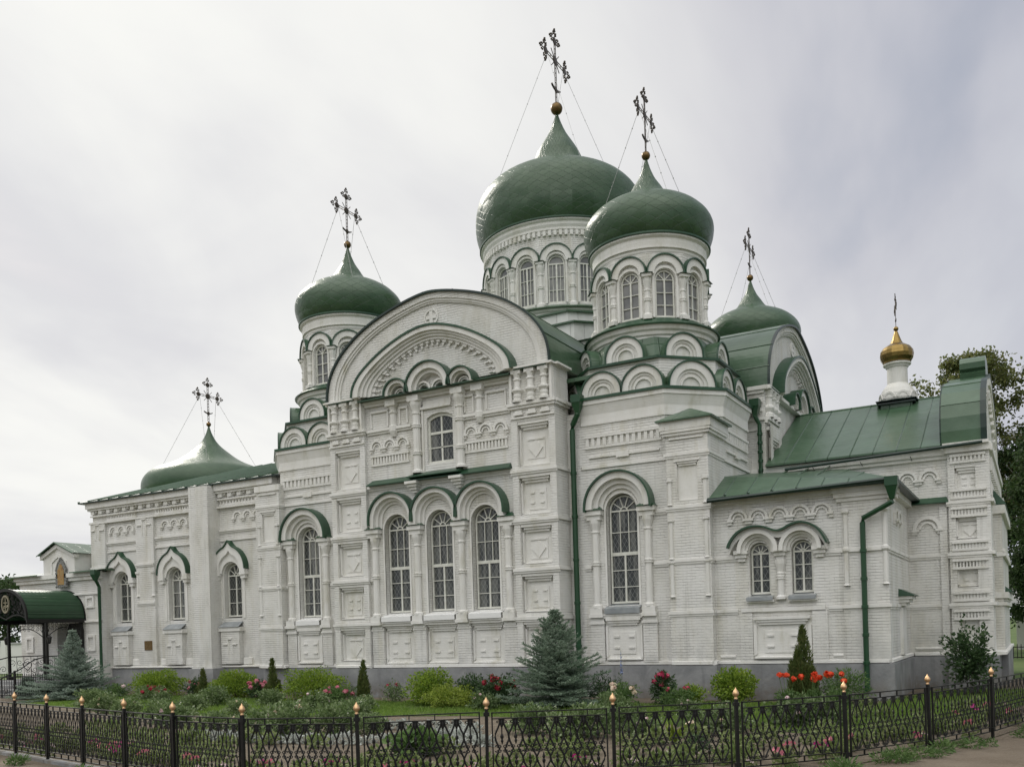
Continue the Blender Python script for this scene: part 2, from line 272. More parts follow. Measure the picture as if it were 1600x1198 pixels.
# ------------------------------------------------------------------ mesh helpers
class F:
    """upright frame: u to the right along the wall, z up, w out of the wall"""
    def __init__(s,ox,oy,ang): s.ox,s.oy=ox,oy; s.c,s.s=cos(R(ang)),sin(R(ang))
    def P(s,u,z,w=0.): return (s.ox-s.s*u+s.c*w, s.oy+s.c*u+s.s*w, z)
    def off(s,u,w): p=s.P(u,0,w); f=F(0,0,0); f.ox,f.oy,f.c,f.s=p[0],p[1],s.c,s.s; return f
class MB:
    def __init__(s): s.v=[]; s.f=[]; s.m=[]; s.uv={}
    def add(s,vs,fs,m=0):
        o=len(s.v); s.v+=vs; s.f+=[tuple(i+o for i in f) for f in fs]; s.m+=[m]*len(fs); return o
    def face(s,vs,m=0): s.add(list(vs),[tuple(range(len(vs)))],m)
    def box(s,fr,u0,u1,z0,z1,w0,w1,m=0,bev=0.):
        b=bev
        vs=[fr.P(u0,z0,w0),fr.P(u1,z0,w0),fr.P(u1,z1,w0),fr.P(u0,z1,w0),fr.P(u0+b,z0+b,w1),fr.P(u1-b,z0+b,w1),fr.P(u1-b,z1-b,w1),fr.P(u0+b,z1-b,w1)]
        s.add(vs,[(4,5,6,7),(0,1,5,4),(1,2,6,5),(2,3,7,6),(3,0,4,7),(3,2,1,0)],m)
    def poly(s,fr,pts,w0,w1,m=0,ms=None):
        n=len(pts); vs=[fr.P(u,z,w1) for u,z in pts]+[fr.P(u,z,w0) for u,z in pts]
        s.add(vs,[tuple(range(n))],m)
        o=len(s.v)-2*n
        for i in range(n):
            j=(i+1)%n; s.f.append((o+i,o+n+i,o+n+j,o+j)); s.m.append(m if ms is None else ms)
    def ring(s,fr,a,b,w0,w1,m=0,back=False):
        """band between paths a (outer) and b (inner), extruded w0..w1"""
        n=len(a); vs=[fr.P(u,z,w1) for u,z in a]+[fr.P(u,z,w1) for u,z in b]+[fr.P(u,z,w0) for u,z in a]+[fr.P(u,z,w0) for u,z in b]
        fs=[]
        for i in range(n-1):
            fs+=[(i+1,i,n+i,n+i+1),(i,i+1,2*n+i+1,2*n+i),(n+i+1,n+i,3*n+i,3*n+i+1)]
            if back: fs+=[(2*n+i,2*n+i+1,3*n+i+1,3*n+i)]
        fs+=[(0,2*n,3*n,n),(n-1,2*n-1,4*n-1,3*n-1)]
        s.add(vs,fs,m)
    def sheet(s,fr,path,w0,w1,m=0,w0b=None):
        n=len(path); vs=[fr.P(u,z,w1) for u,z in path]+[fr.P(u,z,w0) for u,z in path]
        s.add(vs,[(i,i+1,n+i+1,n+i) for i in range(n-1)],m)
    def wall(s,fr,u0,u1,z0,z1,w,ops=(),depth=.2,m=0):
        """flat wall with openings; each opening (uL,uR,zb,top path left to right)"""
        cur=u0
        def q(a,b,c,d):
            if b-a>1e-4 and d-c>1e-4: s.face([fr.P(a,c,w),fr.P(b,c,w),fr.P(b,d,w),fr.P(a,d,w)],m)
        cols={}
        for o in ops: cols.setdefault((round(o[0],4),round(o[1],4)),[]).append(o)
        for (a,b) in sorted(cols):
            q(cur,a,z0,z1); zc=z0
            lst=sorted(cols[(a,b)],key=lambda o:o[2])
            for i,(uL,uR,zb,top) in enumerate(lst):
                q(a,b,zc,zb)
                zn=lst[i+1][2] if i+1<len(lst) else z1
                zt=max(z for _,z in top)
                lim=min(zn,zt+.15) if zn-zt>.16 else zn
                pts=[(uL,lim)]+list(top)+[(uR,lim)]
                s.face([fr.P(u,z,w) for u,z in pts],m)
                zc=lim
                outl=[(uL,zb)]+list(top)+[(uR,zb)]
                nn=len(outl); vs=[fr.P(u,z,w) for u,z in outl]+[fr.P(u,z,w-depth) for u,z in outl]
                s.add(vs,[(k,(k+1)%nn,nn+(k+1)%nn,nn+k) for k in range(nn)],m)
            q(a,b,zc,z1); cur=b
        q(cur,u1,z0,z1)
    def lathe(s,cx,cy,prof,n=24,m=0,a0=0.,a1=2*pi,ph=0.):
        full=abs(a1-a0-2*pi)<1e-6; k=n if full else n+1; o=len(s.v)
        for r,z in prof:
            for i in range(k):
                a=ph+a0+(a1-a0)*i/n; s.v.append((cx+r*cos(a),cy+r*sin(a),z))
        for j in range(len(prof)-1):
            for i in range(n):
                i2=(i+1)%k if full else i+1
                s.f.append((o+j*k+i,o+j*k+i2,o+(j+1)*k+i2,o+(j+1)*k+i)); s.m.append(m)
    def col(s,fr,u,w,prof,n=10,m=0):
        p=fr.P(u,0,w); s.lathe(p[0],p[1],prof,n,m)
    def tube(s,pts,r,n=5,m=0,r1=None,cap=False):
        pts=[Vector(p) for p in pts]; o=len(s.v); L=len(pts)
        up=Vector((0,0,1))
        for i,p in enumerate(pts):
            d=(pts[min(i+1,L-1)]-pts[max(i-1,0)]); d=d.normalized() if d.length>1e-9 else Vector((0,0,1))
            a=d.cross(up)
            if a.length<.05: a=d.cross(Vector((1,0,0)))
            a.normalize(); b=d.cross(a)
            rr=r if r1 is None else r+(r1-r)*i/max(1,L-1)
            for k in range(n):
                an=2*pi*k/n; s.v.append(tuple(p+a*(rr*cos(an))+b*(rr*sin(an))))
        for i in range(L-1):
            for k in range(n):
                k2=(k+1)%n; s.f.append((o+i*n+k,o+i*n+k2,o+(i+1)*n+k2,o+(i+1)*n+k)); s.m.append(m)
        if cap:
            s.f.append(tuple(o+k for k in range(n))); s.m.append(m); s.f.append(tuple(o+(L-1)*n+k for k in range(n))); s.m.append(m)
    def ball(s,c,r,m=0,n=10,sx=1.,sy=1.,sz=1.):
        o=len(s.v)
        for j in range(n//2+1):
            th=pi*j/(n//2)
            for i in range(n):
                a=2*pi*i/n; s.v.append((c[0]+r*sx*sin(th)*cos(a),c[1]+r*sy*sin(th)*sin(a),c[2]+r*sz*cos(th)))
        for j in range(n//2):
            for i in range(n):
                i2=(i+1)%n; s.f.append((o+j*n+i,o+(j+1)*n+i,o+(j+1)*n+i2,o+j*n+i2)); s.m.append(m)
    def octo(s,cx,cy,E,C,z0,z1,m=0,E1=None,C1=None,top=False,bot=False,mt=None):
        """chamfered square prism: half size E, half length C of the straight sides"""
        def ringp(E,C,z): return [(cx+a,cy+b,z) for a,b in ((-C,-E),(C,-E),(E,-C),(E,C),(C,E),(-C,E),(-E,C),(-E,-C))]
        E1=E if E1 is None else E1; C1=C if C1 is None else C1
        o=s.add(ringp(E,C,z0)+ringp(E1,C1,z1),[(i,(i+1)%8,8+(i+1)%8,8+i) for i in range(8)],m)
        if top: s.f.append(tuple(o+8+i for i in range(8))); s.m.append(m if mt is None else mt)
        if bot: s.f.append(tuple(o+7-i for i in range(8))); s.m.append(m)
    def build(s,name,mats,parent=None,smooth=False,loc=None,uvf=None):
        if isinstance(mats,str): mats=[mats]
        me=bpy.data.meshes.new(name); me.from_pydata(s.v,[],s.f)
        for k in mats: me.materials.append(MATS[k])
        me.polygons.foreach_set('material_index',s.m)
        if smooth: me.polygons.foreach_set('use_smooth',[True]*len(s.f))
        uvl=me.uv_layers.new(name='UVMap'); uv=[0.]*(2*len(me.loops)); V=me.vertices
        if uvf:
            for lp in me.loops:
                a,b=uvf(V[lp.vertex_index].co); uv[2*lp.index]=a; uv[2*lp.index+1]=b
        else:
            for p in me.polygons:
                n=p.normal
                if abs(n.z)>.92:
                    for li in p.loop_indices:
                        c=V[me.loops[li].vertex_index].co; uv[2*li]=c.x; uv[2*li+1]=c.y
                else:
                    l=math.hypot(n.x,n.y); tx,ty=-n.y/l,n.x/l; iz=1/max(.3,math.sqrt(max(1e-6,1-n.z*n.z)))
                    for li in p.loop_indices:
                        c=V[me.loops[li].vertex_index].co; uv[2*li]=c.x*tx+c.y*ty; uv[2*li+1]=c.z*iz
        uvl.data.foreach_set('uv',uv)
        me.update(); o=bpy.data.objects.new(name,me); COL.objects.link(o)
        if parent is not None: o.parent=parent
        if loc: o.location=loc
        return o
def arc(uc,zc,r,n=18,a0=180.,a1=0.,sz=1.): return [(uc+r*cos(R(a0+(a1-a0)*i/n)),zc+r*sz*sin(R(a0+(a1-a0)*i/n))) for i in range(n+1)]
def stilt(uc,zb,zc,r,n=18): return [(uc-r,zb)]+arc(uc,zc,r,n)+[(uc+r,zb)]
def keel(uc,zc,r,tip,n=10):
    """ogee arch: round haunches rising to a soft point"""
    half=[]
    for i in range(n+1):
        a=R(180-72*i/n); half.append((r*cos(a),r*sin(a)))
    x0,z0=half[-1]; zt=r+tip
    for i in range(1,6):
        f=i/5; half.append((x0*(1-f),z0+(zt-z0)*(f**1.35)))
    l=[(uc+x,zc+z) for x,z in half]; return l+[(uc-x,zc+z) for x,z in half[-2::-1]]
def scl(path,uc,zc,k): return [(uc+(u-uc)*k,zc+(z-zc)*k) for u,z in path]
def offs(path,d):
    out=[]; n=len(path)
    for i in range(n):
        a=path[max(0,i-1)]; b=path[min(n-1,i+1)]; tx,tz=b[0]-a[0],b[1]-a[1]; l=math.hypot(tx,tz) or 1
        out.append((path[i][0]-tz/l*d,path[i][1]+tx/l*d))
    return out
def tag(o,label=None,cat=None,group=None,kind=None):
    if label: o['label']=label
    if cat: o['category']=cat
    if group: o['group']=group
    if kind: o['kind']=kind
    return o
def thing(name,label,cat,loc=(0,0,0),group=None):
    o=bpy.data.objects.new(name,None); COL.objects.link(o); o.location=loc; o.empty_display_size=.3
    return tag(o,label,cat,group)

# ================================================================== CHURCH
church=thing('church','large white brick church with green onion domes and arched gables behind the flower garden','church',(0,0,0))
BRK=['white_brick','white_plaster','green_trim','grey_plinth','green_sheet','dark_trim','white_sheet']   # 0..6
PL,GT,GP,GS,DT,WS=1,2,3,4,5,6
ZB=(2.45,3.92,5.43,6.93)        # string courses
def belt(mb,fr,u0,u1,z,w=0.,h=.09,p=.06):
    mb.box(fr,u0,u1,z-h/2,z+h/2,w-.02,w+p,PL); mb.box(fr,u0+.01,u1-.01,z-h/2-.06,z-h/2-.002,w-.02,w+p*.5,PL)
def dentil(mb,fr,u0,u1,z0,z1,w,n,q=.055):
    p=(u1-u0)/n
    for i in range(n): mb.box(fr,u0+p*(i+.18),u0+p*(i+.72),z0,z1,w-.02,w+q,PL)
    mb.box(fr,u0,u1,z1+.002,z1+.07,w-.02,w+.075,PL); mb.box(fr,u0,u1,z0-.07,z0-.002,w-.02,w+.05,PL)
def coffer(uc,z0,z1,hw): return (uc-hw,uc+hw,z0,[(uc-hw,z1),(uc+hw,z1)])
def coffer_fill(mb,fr,uc,z0,z1,hw,w,depth,motif):
    mb.face([fr.P(uc-hw,z0,w-depth),fr.P(uc+hw,z0,w-depth),fr.P(uc+hw,z1,w-depth),fr.P(uc-hw,z1,w-depth)],PL)
    for i in range(3):                                  # stepped head
        k=hw*(.98-.12*i); mb.box(fr,uc-k,uc+k,z1-.075*(i+1),z1-.075*i-.003,w-depth,w-.012-depth*.27*i,PL)
    mb.box(fr,uc-hw*.98,uc+hw*.98,z0+.003,z0+.07,w-depth,w-depth*.35,PL,.02)
    for sgn in(-1,1): mb.box(fr,uc+sgn*hw*.93-.025,uc+sgn*hw*.93+.025,z0+.075,z1-.22,w-depth,w-depth*.5,PL)
    zc=(z0+z1-.24)/2; h=min(.30,(z1-z0-.36)/2); a=min(hw*.52,.27); d=w-depth
    mb.box(fr,uc-a-.03,uc+a+.03,zc-h-.02,zc+h+.02,d-.01,d+.025,PL)
    if motif=='d':
        mb.box(fr,uc-a,uc+a,zc+h-.05,zc+h,d+.02,d+.055,PL); mb.poly(fr,[(uc,zc-h*.95),(uc+a*.9,zc),(uc,zc+h*.8),(uc-a*.9,zc)],d+.02,d+.062,PL)
    else:
        for sx in(-1,1):
            for zz in (zc+h*.55,zc-h*.45): mb.box(fr,uc+sx*a*.62-.065,uc+sx*a*.62+.065,zz,zz+.05,d+.02,d+.06,PL); mb.box(fr,uc+sx*a*.62-.06,uc+sx*a*.62+.06,zz-.10,zz-.002,d+.02,d+.028,PL)
def cross_recess(mb,fr,uc,zc,s,w):
    """small brick cross relief with shadowed heads"""
    for a,b,c,d in ((-.16,.16,.30,.36),(-.50,-.18,.02,.08),(.18,.50,.02,.08)): mb.box(fr,uc+a*s,uc+b*s,zc+c*s,zc+d*s,w-.02,w+.05,PL)
    for a,b,c,d in ((-.18,-.12,-.46,.30),(.12,.18,-.46,.30)): mb.box(fr,uc+a*s,uc+b*s,zc+c*s,zc+d*s,w-.02,w+.02,PL)
def arcature(mb,fr,u0,n,p,z,w,stem=0.,sz=1.):
    r=p*.48
    for i in range(n):
        uc=u0+p*(i+.5)
        mb.ring(fr,arc(uc,z,r,12,sz=sz),arc(uc,z,r*.74,12,sz=sz),w-.02,w+.075,PL)
        mb.ring(fr,arc(uc,z,r*.58,10,sz=sz),arc(uc,z,r*.42,10,sz=sz),w-.02,w+.045,PL)
    for i in range(n+1):
        uc=u0+p*i; a=p*.17
        uL=max(uc-a,u0-.02) ; uR=min(uc+a,u0+p*n+.02)
        mb.box(fr,uL-.05*(i>0),uR+.05*(i<n),z-.07,z-.004,w-.02,w+.10,PL); mb.box(fr,uL,uR,z-.15,z-.072,w-.02,w+.06,PL)
        if stem: mb.box(fr,uc-.035,uc+.035,z-.15-stem,z-.152,w-.02,w+.03,PL)
def kok(mb,roof,fr,uc,zb,r,w,depth,st=.06):
    """kokoshnik gable: stepped half-round front and a little barrel roof"""
    zc=zb+st; P=lambda k:[(uc-r*k,zb)]+arc(uc,zc,r*k,16)+[(uc+r*k,zb)]
    mb.ring(fr,P(1.),P(.70),w-.2,w,PL); mb.ring(fr,P(.70),P(.58),w-.2,w-.06,PL); mb.ring(fr,P(.58),P(.47),w-.2,w-.10,PL); mb.ring(fr,P(.47),P(.40),w-.2,w-.065,PL)
    mb.poly(fr,P(.41),w-.2,w-.13,PL)
    roof.sheet(fr,offs(P(1.),.035),w-depth,w+.05,0); roof.ring(fr,offs(P(1.),.04),P(.995),w+.004,w+.055,1)
COLP=[(.15,0),(.15,.16),(.10,.20),(.09,.24)]
def colonnette(mb,fr,u,w,z0,z1,r=.10,rings=(.55,),n=10):
    h=z1-z0; pr=[(r*1.5,z0),(r*1.5,z0+.07),(r,z0+.12)]
    for f in rings:
        z=z0+h*f; pr+=[(r,z-.07),(r*1.32,z-.05),(r*1.32,z-.01),(r*1.05,z),(r*1.32,z+.015),(r*1.32,z+.05),(r,z+.07)]
    pr+=[(r,z1-.42),(r*1.25,z1-.40),(r*1.25,z1-.36),(r*.95,z1-.34),(r*1.15,z1-.26),(r*1.6,z1-.12),(r*1.7,z1-.02),(r*1.7,z1)]
    mb.col(fr,u,w,pr,n,PL)
NWIN=[0]
def window(fr,uc,z0,zs,r,w,style='tall',glass='window_glass',name='window'):
    """joinery frame with its pane as a sub-part"""
    mb=MB(); f=.045; b=.022; top=zs+r
    mb.ring(fr,stilt(uc,z0,zs,r),stilt(uc,z0,zs,r-f),w-.06,w+.02); mb.box(fr,uc-r,uc+r,z0,z0+.06,w-.06,w+.045)
    def hb(z,t=b,k=1.): mb.box(fr,uc-(r-f)*k,uc+(r-f)*k,z-t/2,z+t/2,w-.03,w+.012)
    def vb(u,a,c,t=b): mb.box(fr,u-t/2,u+t/2,a,c,w-.03,w+.010)
    def fan(zc,rr,n=5,hub=.26):
        mb.ring(fr,arc(uc,zc,rr*hub+.018,10),arc(uc,zc,rr*hub-.018,10),w-.03,w+.011)
        for i in range(1,n):
            a=R(180*i/n); d=(cos(a),sin(a)); q=(-d[1]*.012,d[0]*.012)
            p0=(uc+d[0]*rr*hub,zc+d[1]*rr*hub); p1=(uc+d[0]*rr,zc+d[1]*rr)
            mb.poly(fr,[(p0[0]+q[0],p0[1]+q[1]),(p0[0]-q[0],p0[1]-q[1]),(p1[0]-q[0],p1[1]-q[1]),(p1[0]+q[0],p1[1]+q[1])],w-.03,w+.009)
    if style=='tall':
        zm=z0+(zs-z0)*.535
        hb(zs,.045); hb(zm,.10); fan(zs,r-f)
        for s in(-1,1): vb(uc+s*r*.30,zm,zs)
        hb((zm+zs)/2)
        vb(uc,z0,zm,.055)
        for i in(1,2): hb(z0+(zm-z0)*i/3)
    elif style=='wing':
        hb(zs-.02,.05); fan(zs-.02,r-f); vb(uc,z0,zs,.05)
        for i in(1,2): hb(z0+(zs-z0)*i/3)
    elif style=='drum':
        hb(zs); vb(uc,z0,zs,.05); fan(zs,r-f,4,.0)
        n=2 if zs-z0<1.3 else 3
        for i in range(1,n+1): hb(z0+(zs-z0)*i/(n+1))
    elif style=='big_drum':
        hb(zs,.05); vb(uc,z0,zs,.06)
        for i in(1,2): hb(z0+(zs-z0)*i/3)
        for s in(-1,1): vb(uc+s*r*.45,z0,zs,.02)
    elif style=='flat':
        hb(z0+(top-z0)*.62,.07); vb(uc,z0,top,.05)
        hb(z0+(top-z0)*.31)
    o=mb.build(name,'frame_white',church)
    g=MB(); g.face([fr.P(u,z,w-.03) for u,z in stilt(uc,z0,zs,r-f*.5)[::-1]]); g.build('pane',glass,o)
    return o
def hood(roof,fr,path,w0,w1,t=.045):
    m=MB(); m.ring(fr,offs(path,t),path,w0,w1,0); return m.build('hood_cover','green_trim',church)
def archivolt(mb,fr,uc,zb,zs,r,ri,w,proj=.28):
    """white arch moulding of three steps around an opening of radius ri"""
    d=r-ri; P=lambda q:stilt(uc,zb,zs,q,20)
    mb.ring(fr,P(r),P(r-d*.42),w-.02,w+proj,PL); mb.ring(fr,P(r-d*.42),P(r-d*.72),w-.02,w+proj*.55,PL); mb.ring(fr,P(r-d*.72),P(ri),w-.02,w+proj*.22,PL)
def cap(mb,roof,fr,u,z,w,hw=.25):
    """pier head with a small sloping metal cover"""
    mb.box(fr,u-hw*.8,u+hw*.8,z-.30,z-.16,w-.02,w+.20,PL); mb.box(fr,u-hw,u+hw,z-.158,z-.02,w-.02,w+.26,PL)
    v=[fr.P(u-hw-.03,z-.018,w+.30),fr.P(u+hw+.03,z-.018,w+.30),fr.P(u+hw+.03,z-.018,w-.0),fr.P(u-hw-.03,z-.018,w-.0),fr.P(u-hw*.6,z+.12,w+.04),fr.P(u+hw*.6,z+.12,w+.04)]
    m=MB(); m.add(v,[(0,1,5,4),(1,2,5),(3,0,4),(0,3,2,1)],0); m.build('pier_cover','green_trim',church)
def ledge(roof,fr,u0,u1,z,w0,w1,drop=.12,ends=.06):
    """sloping metal weathering on a cornice"""
    v=[fr.P(u0,z-drop,w1),fr.P(u1,z-drop,w1),fr.P(u1-ends,z+.06,w0),fr.P(u0+ends,z+.06,w0),fr.P(u0,z-drop-.03,w1),fr.P(u1,z-drop-.03,w1),fr.P(u1,z-drop-.03,w0),fr.P(u0,z-drop-.03,w0)]
    m=MB(); m.add(v,[(0,1,2,3),(4,5,1,0),(0,3,7,4),(1,5,6,2),(7,6,5,4)],0); m.build('cornice_cover','green_trim',church)
def pedestal(mb,fr,u0,u1,z0,z1,w):
    """panelled apron below a window: stepped head and a plate with four notches"""
    uc=(u0+u1)/2; hw=(u1-u0)/2
    mb.face([fr.P(u0,z0,w),fr.P(u1,z0,w),fr.P(u1,z1,w),fr.P(u0,z1,w)],PL)
    for i in range(3): mb.box(fr,u0+.05+.06*i,u1-.05-.06*i,z1-.07*(i+1),z1-.07*i-.003,w-.01,w+.13-.035*i,PL)
    mb.box(fr,u0+.03,u1-.03,z0+.002,z0+.08,w-.01,w+.10,PL,.02)
    a=hw*.60; zc=(z0+z1)/2-.10; h=(z1-z0)*.26
    mb.box(fr,uc-a,uc+a,zc-h,zc+h,w-.01,w+.028,PL)
    for s in(-1,1):
        for zz in (zc+h*.48,zc-h*.52): mb.box(fr,uc+s*a*.66-.09,uc+s*a*.66+.09,zz,zz+.055,w+.02,w+.062,PL)
        mb.poly(fr,[(uc+s*hw*.97,z0+.085),(uc+s*hw*.97,z1-.23),(uc+s*hw*.86,z1-.23),(uc+s*hw*.86,z0+.16)][::s],w-.01,w+.055,PL)

OUT=[(4.28,10.05),(4.26,10.4),(4.16,10.8),(3.96,11.18),(3.6,11.6),(3.05,12.03),(2.42,12.37),(1.75,12.62),(1.15,12.79),(.55,12.92),(0,12.98)]
OUT=[(-u,z) for u,z in OUT]+[(u,z) for u,z in OUT[-2::-1]]
INN=[(3.06,10.02),(2.98,10.36),(2.68,10.74),(2.15,11.12),(1.58,11.43),(1.02,11.66),(.48,11.81),(0,11.86)]
INN=[(-u,z) for u,z in INN]+[(u,z) for u,z in INN[-2::-1]]
def refine(path):
    """Catmull-Rom through the traced points"""
    out=[]; n=len(path)
    for i in range(n-1):
        p0=path[max(0,i-1)];p1=path[i];p2=path[i+1];p3=path[min(n-1,i+2)]
        for k in range(3):
            t=k/3; out.append(tuple(.5*(2*p1[j]+(p2[j]-p0[j])*t+(2*p0[j]-5*p1[j]+4*p2[j]-p3[j])*t*t+(3*p1[j]-p0[j]-3*p2[j]+p3[j])*t**3) for j in (0,1)))
    return out+[path[-1]]
OUT=refine(OUT); INN=refine(INN)
def gable(fr,dz,depth):
    """big round gable of a cross arm with its vaulted metal roof"""
    mb=MB(); rf=MB(); up=lambda p:[(u,z+dz) for u,z in p]
    O=up(OUT); I=up(INN); zf=10.02+dz
    mb.poly(fr,O[::-1],-depth,-.05,0)
    mb.ring(fr,O,scl(O,0,zf,.935),-.06,.10,0); mb.ring(fr,scl(O,0,zf,.935),scl(O,0,zf,.912),-.06,.055,PL); mb.ring(fr,scl(O,0,zf,.912),scl(O,0,zf,.895),-.06,.015,PL)
    rf.sheet(fr,offs(O,.045),-depth,.18,0); rf.ring(fr,offs(O,.05),offs(O,-.012),.105,.185,1)
    Q=offs(O,.05)
    for k in range(5,len(Q)-4,6): rf.tube([fr.P(Q[k][0],Q[k][1],-depth+.02),fr.P(Q[k][0],Q[k][1],.17)],.02,4,0)
    # inner hood with stepped archivolts and a corbel course
    ks=[(1.,.925,.33),(.925,.885,.24),(.885,.845,.17),(.845,.80,.10)]
    for a,b,w in ks: mb.ring(fr,scl(I,0,zf,a),scl(I,0,zf,b),-.06,w,PL)
    rf.ring(fr,offs(I,.06),scl(I,0,zf,.998),-.05,.37,2)
    n=len(I); tot=0
    A=scl(I,0,zf,.80); B=scl(I,0,zf,.755); C=scl(I,0,zf,.70)
    def at(path,f):
        x=f*(len(path)-1); i=min(int(x),len(path)-2); q=x-i; return (path[i][0]*(1-q)+path[i+1][0]*q,path[i][1]*(1-q)+path[i+1][1]*q)
    N=24
    for k in range(N):
        f0=(k+.08)/N; f1=(k+.62)/N; f2=(k+.98)/N
        mb.poly(fr,[at(A,f0),at(B,f0),at(B,f1),at(A,f1)],-.06,.055,PL)
        mb.poly(fr,[at(B,f0),at(C,f0),at(C,(f0+f1)/2),at(B,(f0+f1)/2)],-.06,.03,PL)
        mb.poly(fr,[at(A,f1),at(scl(I,0,zf,.775),f1),at(scl(I,0,zf,.775),f2),at(A,f2)],-.06,.02,PL)
    # group of three small kokoshniks
    for uc,r in ((0,.84),(-1.24,.46),(1.24,.46)):
        zc=9.90+dz; S=(lambda k,uc=uc,r=r,zc=zc:[(uc-r*k,zc-.02)]+arc(uc,zc,r*k,18,sz=.98)+[(uc+r*k,zc-.02)])
        mb.ring(fr,S(1.),S(.76),-.06,.32,PL); mb.ring(fr,S(.76),S(.62),-.06,.20,PL)
        rf.ring(fr,offs(S(1.),.045),S(.998),-.05,.40,2)
        if r>.6:
            for s in(-1,1):
                cc=uc+s*r*.37
                for k,w in ((.36,.13),(.27,.06)): mb.ring(fr,arc(cc,zc,r*k,12),arc(cc,zc,r*k*.8,12),-.06,w,PL)
        else:
            for k,w in ((.50,.10),(.36,.06)): mb.ring(fr,S(k),S(k*.78),-.06,w,PL)
    # medallion with a cross
    zc=12.24+dz; mb.ring(fr,arc(0,zc,.27,20,180,-180),arc(0,zc,.22,20,180,-180),-.06,-.01,PL)
    mb.box(fr,-.06,.06,zc-.2,zc+.2,-.06,-.012,PL); mb.box(fr,-.2,.2,zc-.055,zc+.055,-.06,-.010,PL)
    for s in(-1,1): ledge(rf,fr,min(s*4.2,s*3.1),max(s*4.2,s*3.1),zf+.05,-.05,.22,.07,.25)
    mb.build('gable',BRK,church); rf.build('roof',['green_plain','dark_trim','green_trim'],church)

